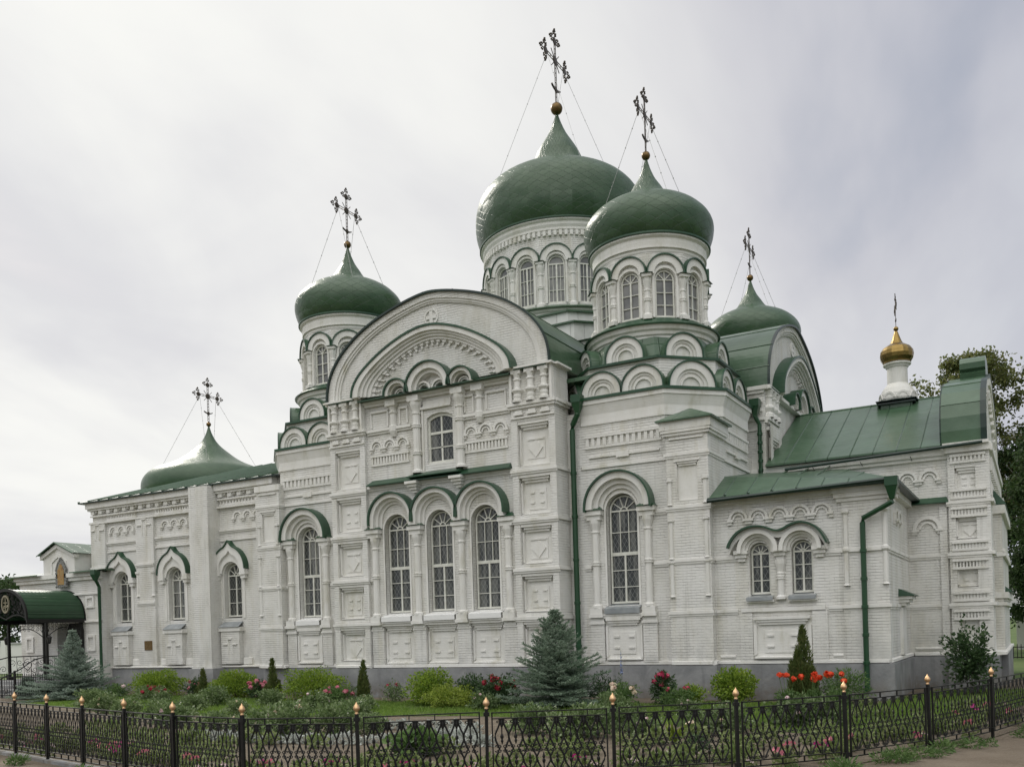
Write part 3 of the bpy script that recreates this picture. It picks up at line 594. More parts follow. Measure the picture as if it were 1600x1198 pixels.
# ---------------------------------------------------------------- south arm (towards the garden)
def south_arm():
    mb=MB(); rf=MB(); fr=F(0,-9.64,-90); c=fr.off(0,-.14)
    cells=[(1.20,2.34,'d'),(2.62,3.80,'x'),(4.08,5.30,'d'),(5.58,6.80,'x'),(7.06,8.42,'d')]
    for s in(-1,1):
        u0,u1=(-4.35,-2.85) if s<0 else (2.85,4.35); uc=(u0+u1)/2
        ops=[coffer(uc,a,b,.54) for a,b,m in cells]
        mb.wall(fr,u0,u1,.97,10.0,0,ops,.21,0)
        for a,b,m in cells: coffer_fill(mb,fr,uc,a,b,.54,0,.21,m)
        mb.box(fr,u0,u1,.95,1.10,-.05,.07,PL,.04)
        for z in ZB: belt(mb,fr,u0-.05,u1+.05,z)
        # cornice with stepped corbels below, then three stout balusters
        mb.box(fr,u0-.08,u1+.08,8.90,8.99,-.05,.13,PL); mb.box(fr,u0-.04,u1+.04,8.82,8.898,-.05,.08,PL)
        mb.box(fr,u0-.01,u1+.01,8.52,8.575,-.05,.05,PL)
        for k in range(3): mb.box(fr,uc-.62+.46*k,uc-.62+.46*k+.32,8.62,8.70,-.02,.09,PL); mb.box(fr,uc-.58+.46*k,uc-.58+.46*k+.24,8.702,8.76,-.02,.06,PL)
        for k in range(3):
            u=uc-.46+.46*k
            mb.col(fr,u,.06,[(.16,9.0),(.16,9.08),(.115,9.11),(.135,9.20),(.11,9.25),(.12,9.28),(.175,9.34),(.175,9.39),(.10,9.43),(.095,9.64),(.13,9.67),(.13,9.71),(.09,9.74),(.14,9.88),(.15,9.90)],12,PL)
            mb.box(fr,u-.165,u+.165,9.86,9.998,-.02,.18,PL)
        mb.box(fr,u0-.06,u1+.06,10.0,10.06,-.05,.24,PL)
        for k in (0,3): mb.box(fr,uc-.73+.46*k,uc-.65+.46*k,9.0,9.998,-.02,.10,PL)
        # the pier's return
        fe=F(s*4.35,0,0 if s>0 else 180); a,b=((-9.64,-8.7) if s>0 else (8.7,9.64))
        mb.wall(fe,a,b,.97,10.05,0)
        for z in ZB: mb.box(fe,a,b,z-.045,z+.045,-.02,.055,PL)
        mb.box(fe,a,b,8.90,8.99,-.02,.12,PL); mb.box(fe,a,b,8.82,8.898,-.02,.07,PL)
        mb.box(fe,a,b,10.0,10.06,-.02,.16,PL); mb.box(fe,a,b,.95,1.10,-.05,.07,PL,.04)
    # ---- triple window bay
    wins=[-1.72,0.,1.72]; r=.50; zs=5.56
    ops=[(u-r,u+r,2.74,arc(u,zs,r,16)) for u in wins]
    mb.wall(c,-2.85,2.85,2.36,7.2,0,ops,.26,0)
    for s in(-1,1): mb.face([fr.P(s*2.85,.97,0),fr.P(s*2.85,10,0),fr.P(s*2.85,10,-.14),fr.P(s*2.85,.97,-.14)],0)
    for u in wins:
        archivolt(mb,c,u,5.62,5.86,.86,.54,0,.33)
        hood(rf,c,stilt(u,5.72,5.86,.86,20),-.02,.42,.05)
        mb.ring(c,stilt(u,2.74,zs,r+.06),stilt(u,2.74,zs,r),-.02,.03,PL)
        window(c,u,2.80,zs,.46,-.20)
        pedestal(mb,c,u-.62,u+.62,1.08,2.36,-.10)
    hoodcut=None
    for u in (-2.58,-.86,.86,2.58):
        cap(mb,rf,c,u,5.62,0,.27)
        colonnette(mb,c,u,.06,2.68,5.34,.105,(.5,))
        mb.box(c,u-.23,u+.23,2.40,2.50,-.02,.22,PL); mb.box(c,u-.20,u+.20,2.502,2.68,-.02,.20,PL)
        mb.box(c,u-.24,u+.24,1.05,2.36,-.12,.05,0)
        mb.box(c,u-.22,u+.22,2.27,2.358,-.02,.10,PL); mb.box(c,u-.26,u+.26,2.20,2.268,-.02,.08,PL)
    mb.box(c,-2.84,2.84,2.362,2.44,-.12,.11,PL); mb.box(c,-2.84,2.84,.95,1.10,-.12,.06,PL,.03)
    for z in (3.92,5.43): 
        for u0,u1 in ((-2.85,-2.70),(2.70,2.85)): belt(mb,c,u0,u1,z)
    # ---- metal weathering with brackets over the hoods
    belt(mb,c,-2.82,2.82,7.02,0,.08,.10)
    ledge(rf,c,-2.72,2.78,7.20,0,.28,.12); ledge(rf,c,-.98,1.02,7.27,0,.40,.10)
    for u in(-.86,.86):
        for k in range(4): mb.box(c,u-.23+.045*k,u+.23-.045*k,7.04-.09*(k+1),7.04-.09*k-.002,-.02,.36-.075*k,PL)
    # ---- upper storey
    W0=.12; uop=(W0-.50,W0+.50,7.56,[(W0-.50,9.05)]+arc(W0,8.22,.97,8,121,59)+[(W0+.50,9.05)])
    mb.wall(c,-2.85,2.85,7.2,10.0,0,[uop],.30,0)
    o=MB(); top=[(-.42,9.05)]+arc(0,8.39,.78,8,122.6,57.4)+[(.42,9.05)]
    pth=[(W0-.50,7.56),(W0-.50,9.05)]+arc(W0,8.22,.97,8,121,59)+[(W0+.50,9.05),(W0+.50,7.56)]; ins=scl(pth,W0,8.36,.88); o.ring(c,pth,ins,-.20,-.10)
    o.box(c,W0-.5,W0+.5,7.56,7.65,-.2,-.09); o.box(c,W0-.03,W0+.03,7.65,9.12,-.18,-.12); o.box(c,W0-.46,W0+.46,8.52,8.60,-.18,-.115); o.box(c,W0-.46,W0+.46,8.07,8.10,-.18,-.12)
    wo=o.build('window','frame_white',church); g=MB(); g.face([c.P(u,z,-.15) for u,z in pth[::-1]]); g.build('pane','window_glass',wo)
    for s in(-1,1):
        colonnette(mb,c,W0+s*.84,.08,7.30,9.62,.13,(.28,.66))
        mb.box(c,W0+s*.84-.22,W0+s*.84+.22,9.62,9.80,-.02,.30,PL); mb.box(c,W0+s*.64-.03,W0+s*.64+.03,7.3,9.62,-.02,.05,PL)
        a0=1.06 if s>0 else -2.68
        arcature(mb,c,a0,3,.54,8.34,0,0,1.); dentil(mb,c,a0+.02,a0+1.6,7.80,8.02,0,13)
        mb.box(c,a0-.1,a0+1.72,8.86,8.95,-.02,.11,PL); mb.box(c,a0-.1,a0+1.72,8.79,8.858,-.02,.06,PL)
        ub=a0+.62 if s>0 else a0+1.0
        mb.col(c,ub,.04,[(.07,8.62),(.15,8.80),(.15,8.96),(.11,9.0),(.11,9.36),(.15,9.40),(.15,9.44),(.10,9.47),(.16,9.62)],10,PL)
        mb.box(c,ub-.2,ub+.2,9.62,9.80,-.02,.24,PL)
        for q0,q1 in ((a0+.04,ub-.22),(ub+.22,a0+1.58)):
            if q1-q0>.2:
                mb.box(c,q0,q1,9.50,9.56,-.02,.07,PL); mb.box(c,q0,q0+.05,9.02,9.498,-.02,.05,PL); mb.box(c,q1-.05,q1,9.02,9.498,-.02,.05,PL)
    mb.box(c,-.60,.60,9.34,9.42,-.02,.10,PL); mb.box(c,-.60,.60,9.422,9.60,-.02,.05,PL)
    mb.box(c,-2.84,2.84,9.80,9.90,-.10,.20,PL); mb.box(c,-2.84,2.84,9.72,9.798,-.10,.12,PL)
    ledge(rf,c,-2.9,2.95,9.98,0,.40,.08,.05)
    # sills
    sl=MB()
    for u in wins:
        a=.60; v=[c.P(u-a,2.50,.20),c.P(u+a,2.50,.20),c.P(u+a,2.66,.20),c.P(u-a,2.66,.20),c.P(u+a,2.80,-.24),c.P(u-a,2.80,-.24)]
        sl.add(v,[(0,1,2,3),(3,2,4,5)])
        mb.box(c,u-a,u+a,2.442,2.498,-.1,.16,PL)
    sl.build('sill','sill_white',church)
    # little stone courses closing the block behind
    mb.build('wall',BRK,church)
south_arm()
gable(F(0,-9.64,-90),0,5.6); gable(F(9.26,0,0),-.30,5.2); gable(F(0,9.64,90),-.15,5.6); gable(F(-9.64,0,180),-.30,5.6)
def hidden_arms():
    mb=MB()
    for f,z in ((F(0,9.64,90),10.),(F(9.26,0,0),9.8),(F(-9.64,0,180),9.8)):
        mb=MB(); mb.wall(f,-4.35,4.35,.97,z,0); mb.build('wall',BRK,church)
    for x in(-4.35,4.35): mb=MB(); mb.wall(F(x,0,0 if x>0 else 180),8.7 if x>0 else -9.64,9.64 if x>0 else -8.7,.97,10.,0); mb.build('wall',BRK,church)
    # the east arm's side walls with their corbelled cornice
    e=MB()
    for s in(-1,1):
        fr=F(0,s*4.35,s*90); k=1 if s<0 else -1
        a,b=(8.6,9.26) if s<0 else (-9.26,-8.6)
        e.wall(fr,a,b,5.6,9.75,0)
        e.box(fr,a,b+.12*(s<0),9.60,9.72,-.02,.14,PL); e.box(fr,a,b,9.50,9.598,-.02,.08,PL)
        e.box(fr,a,b,8.62,8.72,-.02,.10,PL)
        for z in (8.9,9.2): e.box(fr,b-.42,b-.06,z,z+.09,-.02,.13,PL); e.box(fr,b-.36,b-.12,z-.06,z-.002,-.02,.08,PL)
        e.box(fr,b-.7,b-.1,8.3,8.36,-.02,.06,PL)
    fr=F(9.26,0,0)
    for s in(-1,1):
        uc=s*3.6
        e.box(fr,uc-.78,uc+.78,9.62,9.74,-.02,.2,PL); e.box(fr,uc-.74,uc+.74,8.62,8.72,-.02,.14,PL); e.box(fr,uc-.74,uc+.74,8.54,8.618,-.02,.08,PL)
        for k in range(3):
            u=uc-.46+.46*k
            e.col(fr,u,.05,[(.18,8.73),(.18,8.85),(.12,8.9),(.20,9.02),(.2,9.08),(.12,9.14),(.12,9.34),(.17,9.4),(.12,9.44),(.19,9.6)],10,PL)
        for k in range(3): e.box(fr,uc-.6+.45*k,uc-.3+.45*k,8.32,8.42,-.02,.1,PL)
        op=coffer(uc,6.9,8.1,.42); coffer_fill(e,fr,uc,6.9,8.1,.42,.16,.14,'d')
        e.wall(fr,uc-.75,uc+.75,5.6,8.5,.16,[op],.14)
    e.box(fr,-2.84,2.84,9.55,9.66,-.05,.20,PL)
    e.build('wall',BRK,church)
hidden_arms()

# ---------------------------------------------------------------- corner bays
def corner_bay(sx,sy,detail):
    cx,cy=6.16*sx,6.16*sy; E,C=2.64,1.32
    mb=MB(); rf=MB()
    faces=[(-90,0,C),(0,0,C),(90,0,C),(180,0,C)]
    def fr_at(ang,ap): return F(cx+ap*cos(R(ang)),cy+ap*sin(R(ang)),ang)
    diag=(E+C)/math.sqrt(2); dh=(E-C)/math.sqrt(2)
    so=fr_at(-90,E)
    zt=8.62
    if detail:
        uc=-.11 if sx>0 else .0; r=.50; zs=5.57
        if sx<0: uc=-.05
        mb.wall(so,-E,E,.97,7.4,0,[(uc-r,uc+r,2.74,arc(uc,zs,r,16))],.26); mb.wall(so,-E if sx>0 else -C,C if sx>0 else E,7.4,zt,0)
    else: mb.wall(so,-C,C,.97,zt,0)
    for ang in (0,90,180): mb.wall(fr_at(ang,E),-C,C,7.4,zt,0); mb.wall(fr_at(ang,E),-E,E,.97,7.4,0)
    for ang in (-45,45,135,225): mb.wall(fr_at(ang,diag),-dh,dh,.97,zt,0)
    # string courses, frieze and cornice
    for z in (6.93,): mb.octo(cx,cy,E+.05,C+.02,z-.045,z+.045,PL,top=True,bot=True)
    mb.octo(cx,cy,E+.04,C+.02,8.20,8.28,PL,top=True,bot=True); mb.octo(cx,cy,E+.03,C+.01,8.28,8.50,PL)
    mb.octo(cx,cy,E+.03,C+.01,8.50,8.80,PL,E+.12,C+.05,bot=True); mb.octo(cx,cy,E+.15,C+.06,8.80,8.93,PL,bot=True,top=True)
    rf.octo(cx,cy,E+.20,C+.08,8.93,9.01,1,E+.20,C+.08,bot=True); rf.octo(cx,cy,E+.20,C+.08,9.01,9.10,0,E-.15,C-.06,top=True)
    dentil(mb,so,-C+.1,C-.1,7.56,7.80,0,13)
    dentil(mb,fr_at(0,E),-C+.1,C-.1,7.56,7.80,0,13)
    for ang in (-90,0):
        f2=fr_at(ang,E); mb.box(f2,-1.1,1.15,7.20,7.25,-.02,.055,PL); mb.box(f2,-.2,.2,7.14,7.3,-.02,.07,PL)
    for ang in (-45,): f2=fr_at(ang,diag); mb.box(f2,-.6,.6,7.9,7.96,-.02,.05,PL)
    # first tier of kokoshniks
    for ang in range(-90,271,45):
        if ang==270: break
        if ang%90==0:
            f2=fr_at(ang,E-.02)
            for u in(-.66,.66): kok(mb,rf,f2,u,9.04,.64,0,.75)
        else: kok(mb,rf,fr_at(ang,diag-.02),0,9.04,.74,0,.75,.02)
    mb.octo(cx,cy,2.42,1.15,9.04,9.93,0)
    rf.octo(cx,cy,2.55,1.1,9.93,10.0,1,2.55,1.1,bot=True); rf.octo(cx,cy,2.55,1.1,10.0,10.09,0,2.1,.9,top=True)
    # second tier
    for ang in range(0,360,45): kok(mb,rf,fr_at(ang,2.30),0,10.04,.60,0,.6,.12)
    rf.octo(cx,cy,2.05,.86,10.1,10.75,0,1.9,.8,top=True)
    # ring under the drum
    mb.lathe(cx,cy,[(1.86,10.05),(1.86,10.74),(1.90,10.76),(1.90,10.84),(1.96,10.86),(1.98,10.95),(2.05,11.0),(2.09,11.12)],48,PL)
    rf.lathe(cx,cy,[(2.09,11.118),(2.16,11.118),(2.17,11.15),(1.75,11.42)],48,1)
    if detail:
        f=so; uc0=uc
        archivolt(mb,f,uc0,5.62,5.65,1.02,.56,0,.33); hood(rf,f,stilt(uc0,5.56,5.65,1.02,22),-.02,.42,.05)
        mb.ring(f,stilt(uc0,2.74,zs,r+.06),stilt(uc0,2.74,zs,r),-.02,.03,PL)
        window(f,uc0,2.80,zs,.46,-.20)
        for s in(-1,1):
            u=uc0+s*.84; cap(mb,rf,f,u,5.62,0,.27); colonnette(mb,f,u,.06,2.68,5.34,.105,(.5,))
            mb.box(f,u-.23,u+.23,2.40,2.50,-.02,.22,PL); mb.box(f,u-.20,u+.20,2.502,2.68,-.02,.20,PL)
            mb.box(f,u-.22,u+.22,1.05,2.20,-.02,.10,0); mb.box(f,u-.25,u+.25,2.20,2.27,-.02,.15,PL); mb.box(f,u-.22,u+.22,2.27,2.398,-.02,.12,PL)
            for z in (3.92,5.43):
                a,b=sorted((uc0+s*1.0,C*s)); 
                if b-a>.03: belt(mb,f,a,b,z)
        mb.box(f,uc0-.62,uc0+.62,2.36,2.44,-.02,.14,PL)
        pedestal(mb,f,uc0-.60,uc0+.60,1.10,2.36,.03)
        mb.box(f,-E,E,.95,1.10,-.02,.08,PL,.03)
        sl=MB(); a=.56; sl.add([f.P(uc0-a,2.50,.20),f.P(uc0+a,2.50,.20),f.P(uc0+a,2.66,.20),f.P(uc0-a,2.66,.20),f.P(uc0+a,2.80,-.24),f.P(uc0-a,2.80,-.24)],[(0,1,2,3),(3,2,4,5)]); sl.build('sill','sill_grey' if sx>0 else 'sill_white',church)
        mb.box(f,uc0-.62,uc0+.62,2.442,2.498,-.02,.16,PL)
    mb.build('wall',BRK,church); rf.build('roof',['green_sheet','green_trim'],church)
    return cx,cy
for sx,sy,d in ((1,-1,1),(-1,-1,1),(1,1,0),(-1,1,0)): corner_bay(sx,sy,d)

# square pilaster blocks on the outer corners of the two garden-side bays
def corner_block(x0,x1,y0,y1,ztop,roofed):
    mb=MB(); rf=MB(); fs=F(0,y0,-90); fe=F(x1,0,0); fw=F(x0,0,180)
    hw=(x1-x0)/2; xc=(x0+x1)/2
    ops=[coffer(xc,5.62,6.72,.30)]
    mb.wall(fs,x0,x1,.97,ztop,0,ops,.08); coffer_fill(mb,fs,xc,5.62,6.72,.30,0,.08,'none') if 0 else mb.face([fs.P(xc-.3,5.62,-.08),fs.P(xc+.3,5.62,-.08),fs.P(xc+.3,6.72,-.08),fs.P(xc-.3,6.72,-.08)],PL)
    for i in range(3): mb.box(fs,xc-.38+.06*i,xc+.38-.06*i,6.72-.06*i,6.775-.06*i,-.09,.03-.03*i,PL)
    mb.wall(fe,y0,y1,.97,ztop,0); mb.wall(fw,-y1,-y0,.97,ztop,0)
    for z in (2.45,3.92,5.43,6.93):
        for fr,a,b in ((fs,x0-.05,x1+.05),(fe,y0,y1),(fw,-y1,-y0)):
            if z==2.45: belt(mb,fr,a,b,z,0,.09,.05)
            else: belt(mb,fr,a,b,z,0,.08,.045)
    for u in (x0+.10,x1-.10):
        for a,b in ((2.95,3.84),(4.02,5.02),(5.55,6.15)):
            if b<6.2 or True: mb.col(fs,u,.01,[(.085,a-.05),(.06,a),(.058,b),(.10,b+.02),(.10,b+.07)],8,PL)
    mb.box(fs,x0+.12,x1-.12,7.35,7.40,-.02,.05,PL)
    mb.box(fs,x0,x1,.95,1.10,-.03,.07,PL,.03); mb.box(fe,y0,y1,.95,1.10,-.03,.07,PL,.03)
    if roofed:
        for fr,a,b in ((fs,x0,x1),(fe,y0,y1),(fw,-y1,-y0)):
            mb.box(fr,a-.06,b+.06,7.46,7.54,-.03,.07,PL); mb.box(fr,a-.10,b+.10,7.54,7.62,-.03,.11,PL); mb.box(fr,a-.13,b+.13,7.62,7.90,-.03,.12,PL)
        e=.22; z=7.90; ax,ay=(x0+x1)/2-.18,(y0+y1)/2+.22
        vs=[(x0-e,y0-e,z),(x1+e,y0-e,z),(x1+e,y1+e,z),(x0-e,y1+e,z),(ax,ay,z+.52)]
        rf.add(vs+[(a,b,c-.04) for a,b,c in vs[:4]],[(0,1,4),(1,2,4),(2,3,4),(3,0,4),(5,6,1,0),(6,7,2,1),(8,5,0,3),(8,7,6,5)],0)
        rf.build('roof',['green_sheet'],church)
    else:
        mb.box(fs,x0-.06,x1+.06,ztop-.22,ztop,-.03,.06,PL)
    mb.build('wall',BRK,church)
corner_block(7.62,8.86,-9.18,-7.7,7.9,True)
corner_block(-8.42,-7.32,-9.10,-7.7,7.70,False)

# ---------------------------------------------------------------- drums and domes
DPROF=[(1.84,13.95),(1.95,14.12),(2.03,14.34),(2.07,14.58),(2.05,14.80),(1.96,15.0),(1.84,15.15),(1.68,15.3),(1.51,15.42),(1.33,15.52),(1.13,15.61),(.92,15.69),(.75,15.79),(.60,15.93),(.45,16.17),(.29,16.41),(.20,16.60),(.12,16.80),(.04,17.08)]
CPROF=[(3.25,17.65),(3.38,17.95),(3.46,18.28),(3.48,18.6),(3.45,19.08),(3.33,19.5),(3.14,19.82),(2.87,20.10),(2.58,20.30),(2.29,20.46),(1.9,20.62),(1.52,20.76),(1.24,20.96),(1.04,21.28),(.87,21.68),(.62,22.1),(.37,22.5),(.17,22.95),(.05,23.32)]
def dome(cx,cy,zc,k,parent=church,gores=64,mat_='green_shingle',prof=DPROF,label=None,ball=.14,kz=1.,squash=None):
    mb=MB(); pr=[(r*k,zc+z*k*kz) for r,z in prof]; q=[]
    q=[]
    for i in range(len(pr)-1):
        p0=pr[max(0,i-1)];p1=pr[i];p2=pr[i+1];p3=pr[min(len(pr)-1,i+2)]
        for t in (0,.5): q.append(tuple(.5*(2*p1[j]+(p2[j]-p0[j])*t+(2*p0[j]-5*p1[j]+4*p2[j]-p3[j])*t*t+(3*p1[j]-p0[j]-3*p2[j]+p3[j])*t**3) for j in (0,1)))
    q.append(pr[-1]); mb.lathe(cx,cy,q,gores)
    ng=round(max(r for r,_ in prof)*12.5)
    def uvf(c): 
        a=math.atan2(c.y-cy,c.x-cx)/(2*pi)*ng
        if a<0: a+=ng
        return a,(c.z-zc)/k/kz*2.6+20
    o=mb.build('dome',mat_,church if parent is None else parent,smooth=(mat_!='gold'))
    # continuous uv: angle around, height up (per face so that the seam does not smear)
    me=o.data; uv=me.uv_layers[0].data
    arcl=[0.]
    for p in me.polygons:
        an=[math.atan2(me.vertices[v].co.y-cy,me.vertices[v].co.x-cx)/(2*pi)*ng for v in p.vertices]
        m=max(an)
        for li,a,v in zip(p.loop_indices,an,p.vertices):
            if m-a>ng/2: a+=ng
            uv[li].uv=(a,(me.vertices[v].co.z-zc)/k/kz*3.6+20)
    if label: o['label']=label
    b=MB(); zt=pr[-1][1]; b.ball((cx,cy,zt+ball*.9),ball,0,16); b.build('ball','ball_bronze' if mat_!='gold' else 'gold',o,smooth=True)
    return o,zt+ball*.9
def cross(dm,cx,cy,zb,H,ang,dome_r=None,dome_z=None,ball=.14,chains=True):
    """openwork cross: ladder-like arms, discs at the joints, trefoil tips, crescent at the foot"""
    mb=MB(); fr=F(cx,cy,ang); t=.016*H/2.2+.006; g=.040*H/2.2
    P=lambda u,z,w=0.:fr.P(u,zb+z,w)
    def bar(a,b): mb.tube([P(*a),P(*b)],t*.62,5)
    zc=H*.60; hw=H*.275; zt=H*.86
    for s in(-1,1): bar((s*g,ball*.5),(s*g,zt)); bar((-hw,zc+s*g),(hw,zc+s*g))
    for i in range(14): z=ball+(zt-ball)*i/13; bar((-g,z),(g,z+.03*H/2))
    for i in range(9): u=-hw+2*hw*i/8; bar((u,zc-g),(u+.02*H,zc+g))
    for u,z,rr in ((0,zc,.060),(-hw*.93,zc,.050),(hw*.93,zc,.050),(0,zt*.98,.050),(0,H*.235,.040)): mb.ball(P(u,z),rr*H,0,12,1,1,1) if 0 else mb.lathe_disc(fr,u,zb+z,rr*H)
    def trefoil(u,z,a):
        d=(cos(a),sin(a)); n=(-d[1],d[0]); L=.125*H
        q=lambda f,s=0.:(u+d[0]*L*f+n[0]*L*s,z+d[1]*L*f+n[1]*L*s)
        bar(q(.25),q(1.05))
        for s in(-1,1):
            for f in(.62,):
                bar(q(f),q(f,s*.30)); mb.ball(P(*q(f+.10,s*.27)),.013*H,0,6); mb.ball(P(*q(f-.10,s*.27)),.013*H,0,6)
        mb.ball(P(*q(1.05)),.016*H,0,6); 
        for s in(-1,1): mb.ball(P(*q(.92,s*.13)),.012*H,0,6)
    for u,z,b in ((-hw,zc,pi),(hw,zc,0.),(0,zt,pi/2)):
        for k in(-1,0,1): trefoil(u,z,b+k*pi/2)
    for a in (45,135,225,315): bar((0,zc),(cos(R(a))*.15*H,zc+sin(R(a))*.15*H))
    cr=arc(0,H*.43,.21*H,10,236,304); ci=arc(0,H*.50,.255*H,10,244,296)
    mb.ring(fr,[(u,z+zb) for u,z in ci],[(u,z+zb) for u,z in cr],-t,t,0,True)
    o=mb.build('cross','cross_bronze',dm)
    if chains and dome_r:
        for k in range(4):
            a=R(45+90*k); s=1 if cos(a-R(ang+90))>0 else -1
            c=MB(); c.tube([fr.P(s*hw*.8,zb+zc-.05,0),(cx+dome_r*cos(a),cy+dome_r*sin(a),dome_z)],.007,4)
            p0=Vector(fr.P(s*hw*.8,zb+zc-.05,0)); p1=Vector((cx+dome_r*cos(a),cy+dome_r*sin(a),dome_z))
            for f in (.2,.4,.6,.8): c.ball(p0.lerp(p1,f),.022,0,6)
            c.build('guy_chain','wire',dm)
    return o
def lathe_disc(s,fr,u,z,r):
    n=12; o=len(s.v)
    for w,k in ((-.05*r-.02,.6),(-.012,1.),(.012,1.),(.05*r+.02,.6)):
        for i in range(n): a=2*pi*i/n; s.v.append(fr.P(u+r*k*cos(a),z+r*k*sin(a),w))
    for j in range(3):
        for i in range(n):
            i2=(i+1)%n; s.f.append((o+j*n+i,o+j*n+i2,o+(j+1)*n+i2,o+(j+1)*n+i)); s.m.append(0)
    s.f.append(tuple(o+i for i in range(n))); s.f.append(tuple(o+3*n+i for i in range(n))); s.m+=[0,0]
MB.lathe_disc=lathe_disc
def drum(cx,cy,R_,n,ph,z0,zw0,zs,rw,zh,rh,z1,rtop,style,glass,big=False):
    mb=MB(); rf=MB(); hwid=R_*math.tan(pi/n); Rv=R_/cos(pi/n)
    for k in range(n):
        fr=F(cx+R_*cos(R(ph+360*k/n)),cy+R_*sin(R(ph+360*k/n)),ph+360*k/n)
        mb.wall(fr,-hwid,hwid,z0,z1-.55,0,[(-rw,rw,zw0,arc(0,zs,rw,12))],.16)
        mb.ring(fr,stilt(0,zh-.02,zh,hwid*.99,16),stilt(0,zh-.02,zh,hwid*.62,16),-.02,.10,PL)
        mb.ring(fr,stilt(0,zw0,zs,rw+.09),stilt(0,zw0,zs,rw+.02),-.02,.045,PL)
        rf.ring(fr,offs(stilt(0,zh+.02,zh,hwid*1.0,16),.035),stilt(0,zh+.02,zh,hwid*.99,16),-.05,.15,0)
        window(fr,0,zw0+.01,zs,rw-.015,-.075,style,glass)
        a=ph+360*(k+.5)/n; fj=F(cx+Rv*cos(R(a)),cy+Rv*sin(R(a)),a)
        colonnette(mb,fj,0,-.02,z0+.08,zh-.12,.085 if not big else .10,(.45,),8)
        mb.box(fj,-.15,.15,zh-.12,zh-.03,-.1,.16,PL); mb.box(fj,-.13,.13,z0,z0+.12,-.1,.13,PL)
        v=[fj.P(-.19,zh-.028,.21),fj.P(.19,zh-.028,.21),fj.P(.19,zh-.0,-.1),fj.P(-.19,zh-.0,-.1),fj.P(0,zh+.09,-.02)]
        rf.add(v,[(0,1,4),(1,2,4),(3,0,4),(0,3,2,1)],0)
    q=R_*1.0
    mb.lathe(cx,cy,[(q-.01,z1-.57),(q+.03,z1-.50),(q+.03,z1-.42),(q+.09,z1-.40),(q+.09,z1-.32),(rtop-.10,z1-.22),(rtop-.10,z1-.12),(rtop-.02,z1-.06),(rtop-.02,z1)],64,PL)
    if big:
        for i in range(96):
            a=360*i/96; fj=F(cx+(q+.05)*cos(R(a)),cy+(q+.05)*sin(R(a)),a); mb.box(fj,-.055,.055,z1-.62,z1-.44,-.05,.07,PL)
    rf.lathe(cx,cy,[(rtop-.03,z1-.02),(rtop+.03,z1),(rtop+.03,z1+.05),(rtop-.2,z1+.12)],64,1)
    mb.build('drum',BRK,church,smooth=False); rf.build('hood_cover',['green_trim','green_trim'],church)
for sx,sy in ((1,-1),(-1,-1),(1,1),(-1,1)):
    cx,cy=6.16*sx,6.16*sy
    drum(cx,cy,1.72,10,-90,11.35,11.42,12.58,.315,12.74,.5,13.93,1.92,'drum','drum_glass')
    d,zt=dome(cx,cy,0,1.0)
    cross(d,cx,cy,zt,2.2,0,1.45,15.45)
drum(0,0,3.08,16,-90,14.28,14.45,15.96,.335,16.05,.6,17.62,3.32,'big_drum','drum_glass',True)
d,zt=dome(0,0,0,1.0,ball=.25,gores=80,prof=CPROF); cross(d,0,0,zt,3.3,0,2.6,20.28,.25)
def pedestal_block():
    mb=MB(); rf=MB()
    mb.octo(0,0,4.0,2.4,9.5,13.16,WS); rf.octo(0,0,4.10,2.44,13.16,13.22,0,bot=True); rf.octo(0,0,4.10,2.44,13.22,13.32,0,3.5,1.9,top=True)
    mb.octo(0,0,3.58,1.95,13.3,13.76,WS); rf.octo(0,0,3.68,2.0,13.76,13.82,0,bot=True); rf.octo(0,0,3.68,2.0,13.82,13.9,0,3.3,1.7,top=True)
    mb.lathe(0,0,[(3.36,13.85),(3.36,14.02),(3.44,14.06),(3.46,14.14)],56,PL)
    rf.lathe(0,0,[(3.45,14.138),(3.56,14.138),(3.57,14.17),(3.05,14.42)],56,0)
    for sx in(-1,1):
        for sy in(-1,1):
            x0,x1=sorted((2.9*sx,4.2*sx)); y0,y1=sorted((2.9*sy,4.2*sy))
            f=F(0,0,-90)
            mb.box(f,x0,x1,9.8,12.12,-y1,-y0,0); mb.box(f,x0-.05,x1+.05,12.0,12.08,-y1-.05,-y0+.05,PL); mb.box(f,x0-.1,x1+.1,12.122,12.32,-y1-.1,-y0+.1,PL)
            ax,ay=2.95*sx,2.95*sy; e=.25; z=12.33
            vs=[(x0-e,y0-e,z),(x1+e,y0-e,z),(x1+e,y1+e,z),(x0-e,y1+e,z),(ax,ay,z+.55)]
            rf.add(vs,[(0,1,4),(1,2,4),(2,3,4),(3,0,4),(3,2,1,0)],0)
    # decks and valley gutters between arms, bays and base
    for sx in(-1,1):
        for sy in(-1,1):
            x0,x1=sorted((4.0*sx,5.2*sx)); y0,y1=sorted((4.0*sy,8.75*sy))
            rf.box(F(0,0,-90),x0,x1,9.62,9.74,-y1,-y0,0)
            x0,x1=sorted((4.0*sx,8.75*sx)); y0,y1=sorted((4.0*sy,5.2*sy))
            rf.box(F(0,0,-90),x0,x1,9.60,9.72,-y1,-y0,0)
    mb.build('drum_base',BRK,church); rf.build('roof',['green_sheet'],church)
pedestal_block()

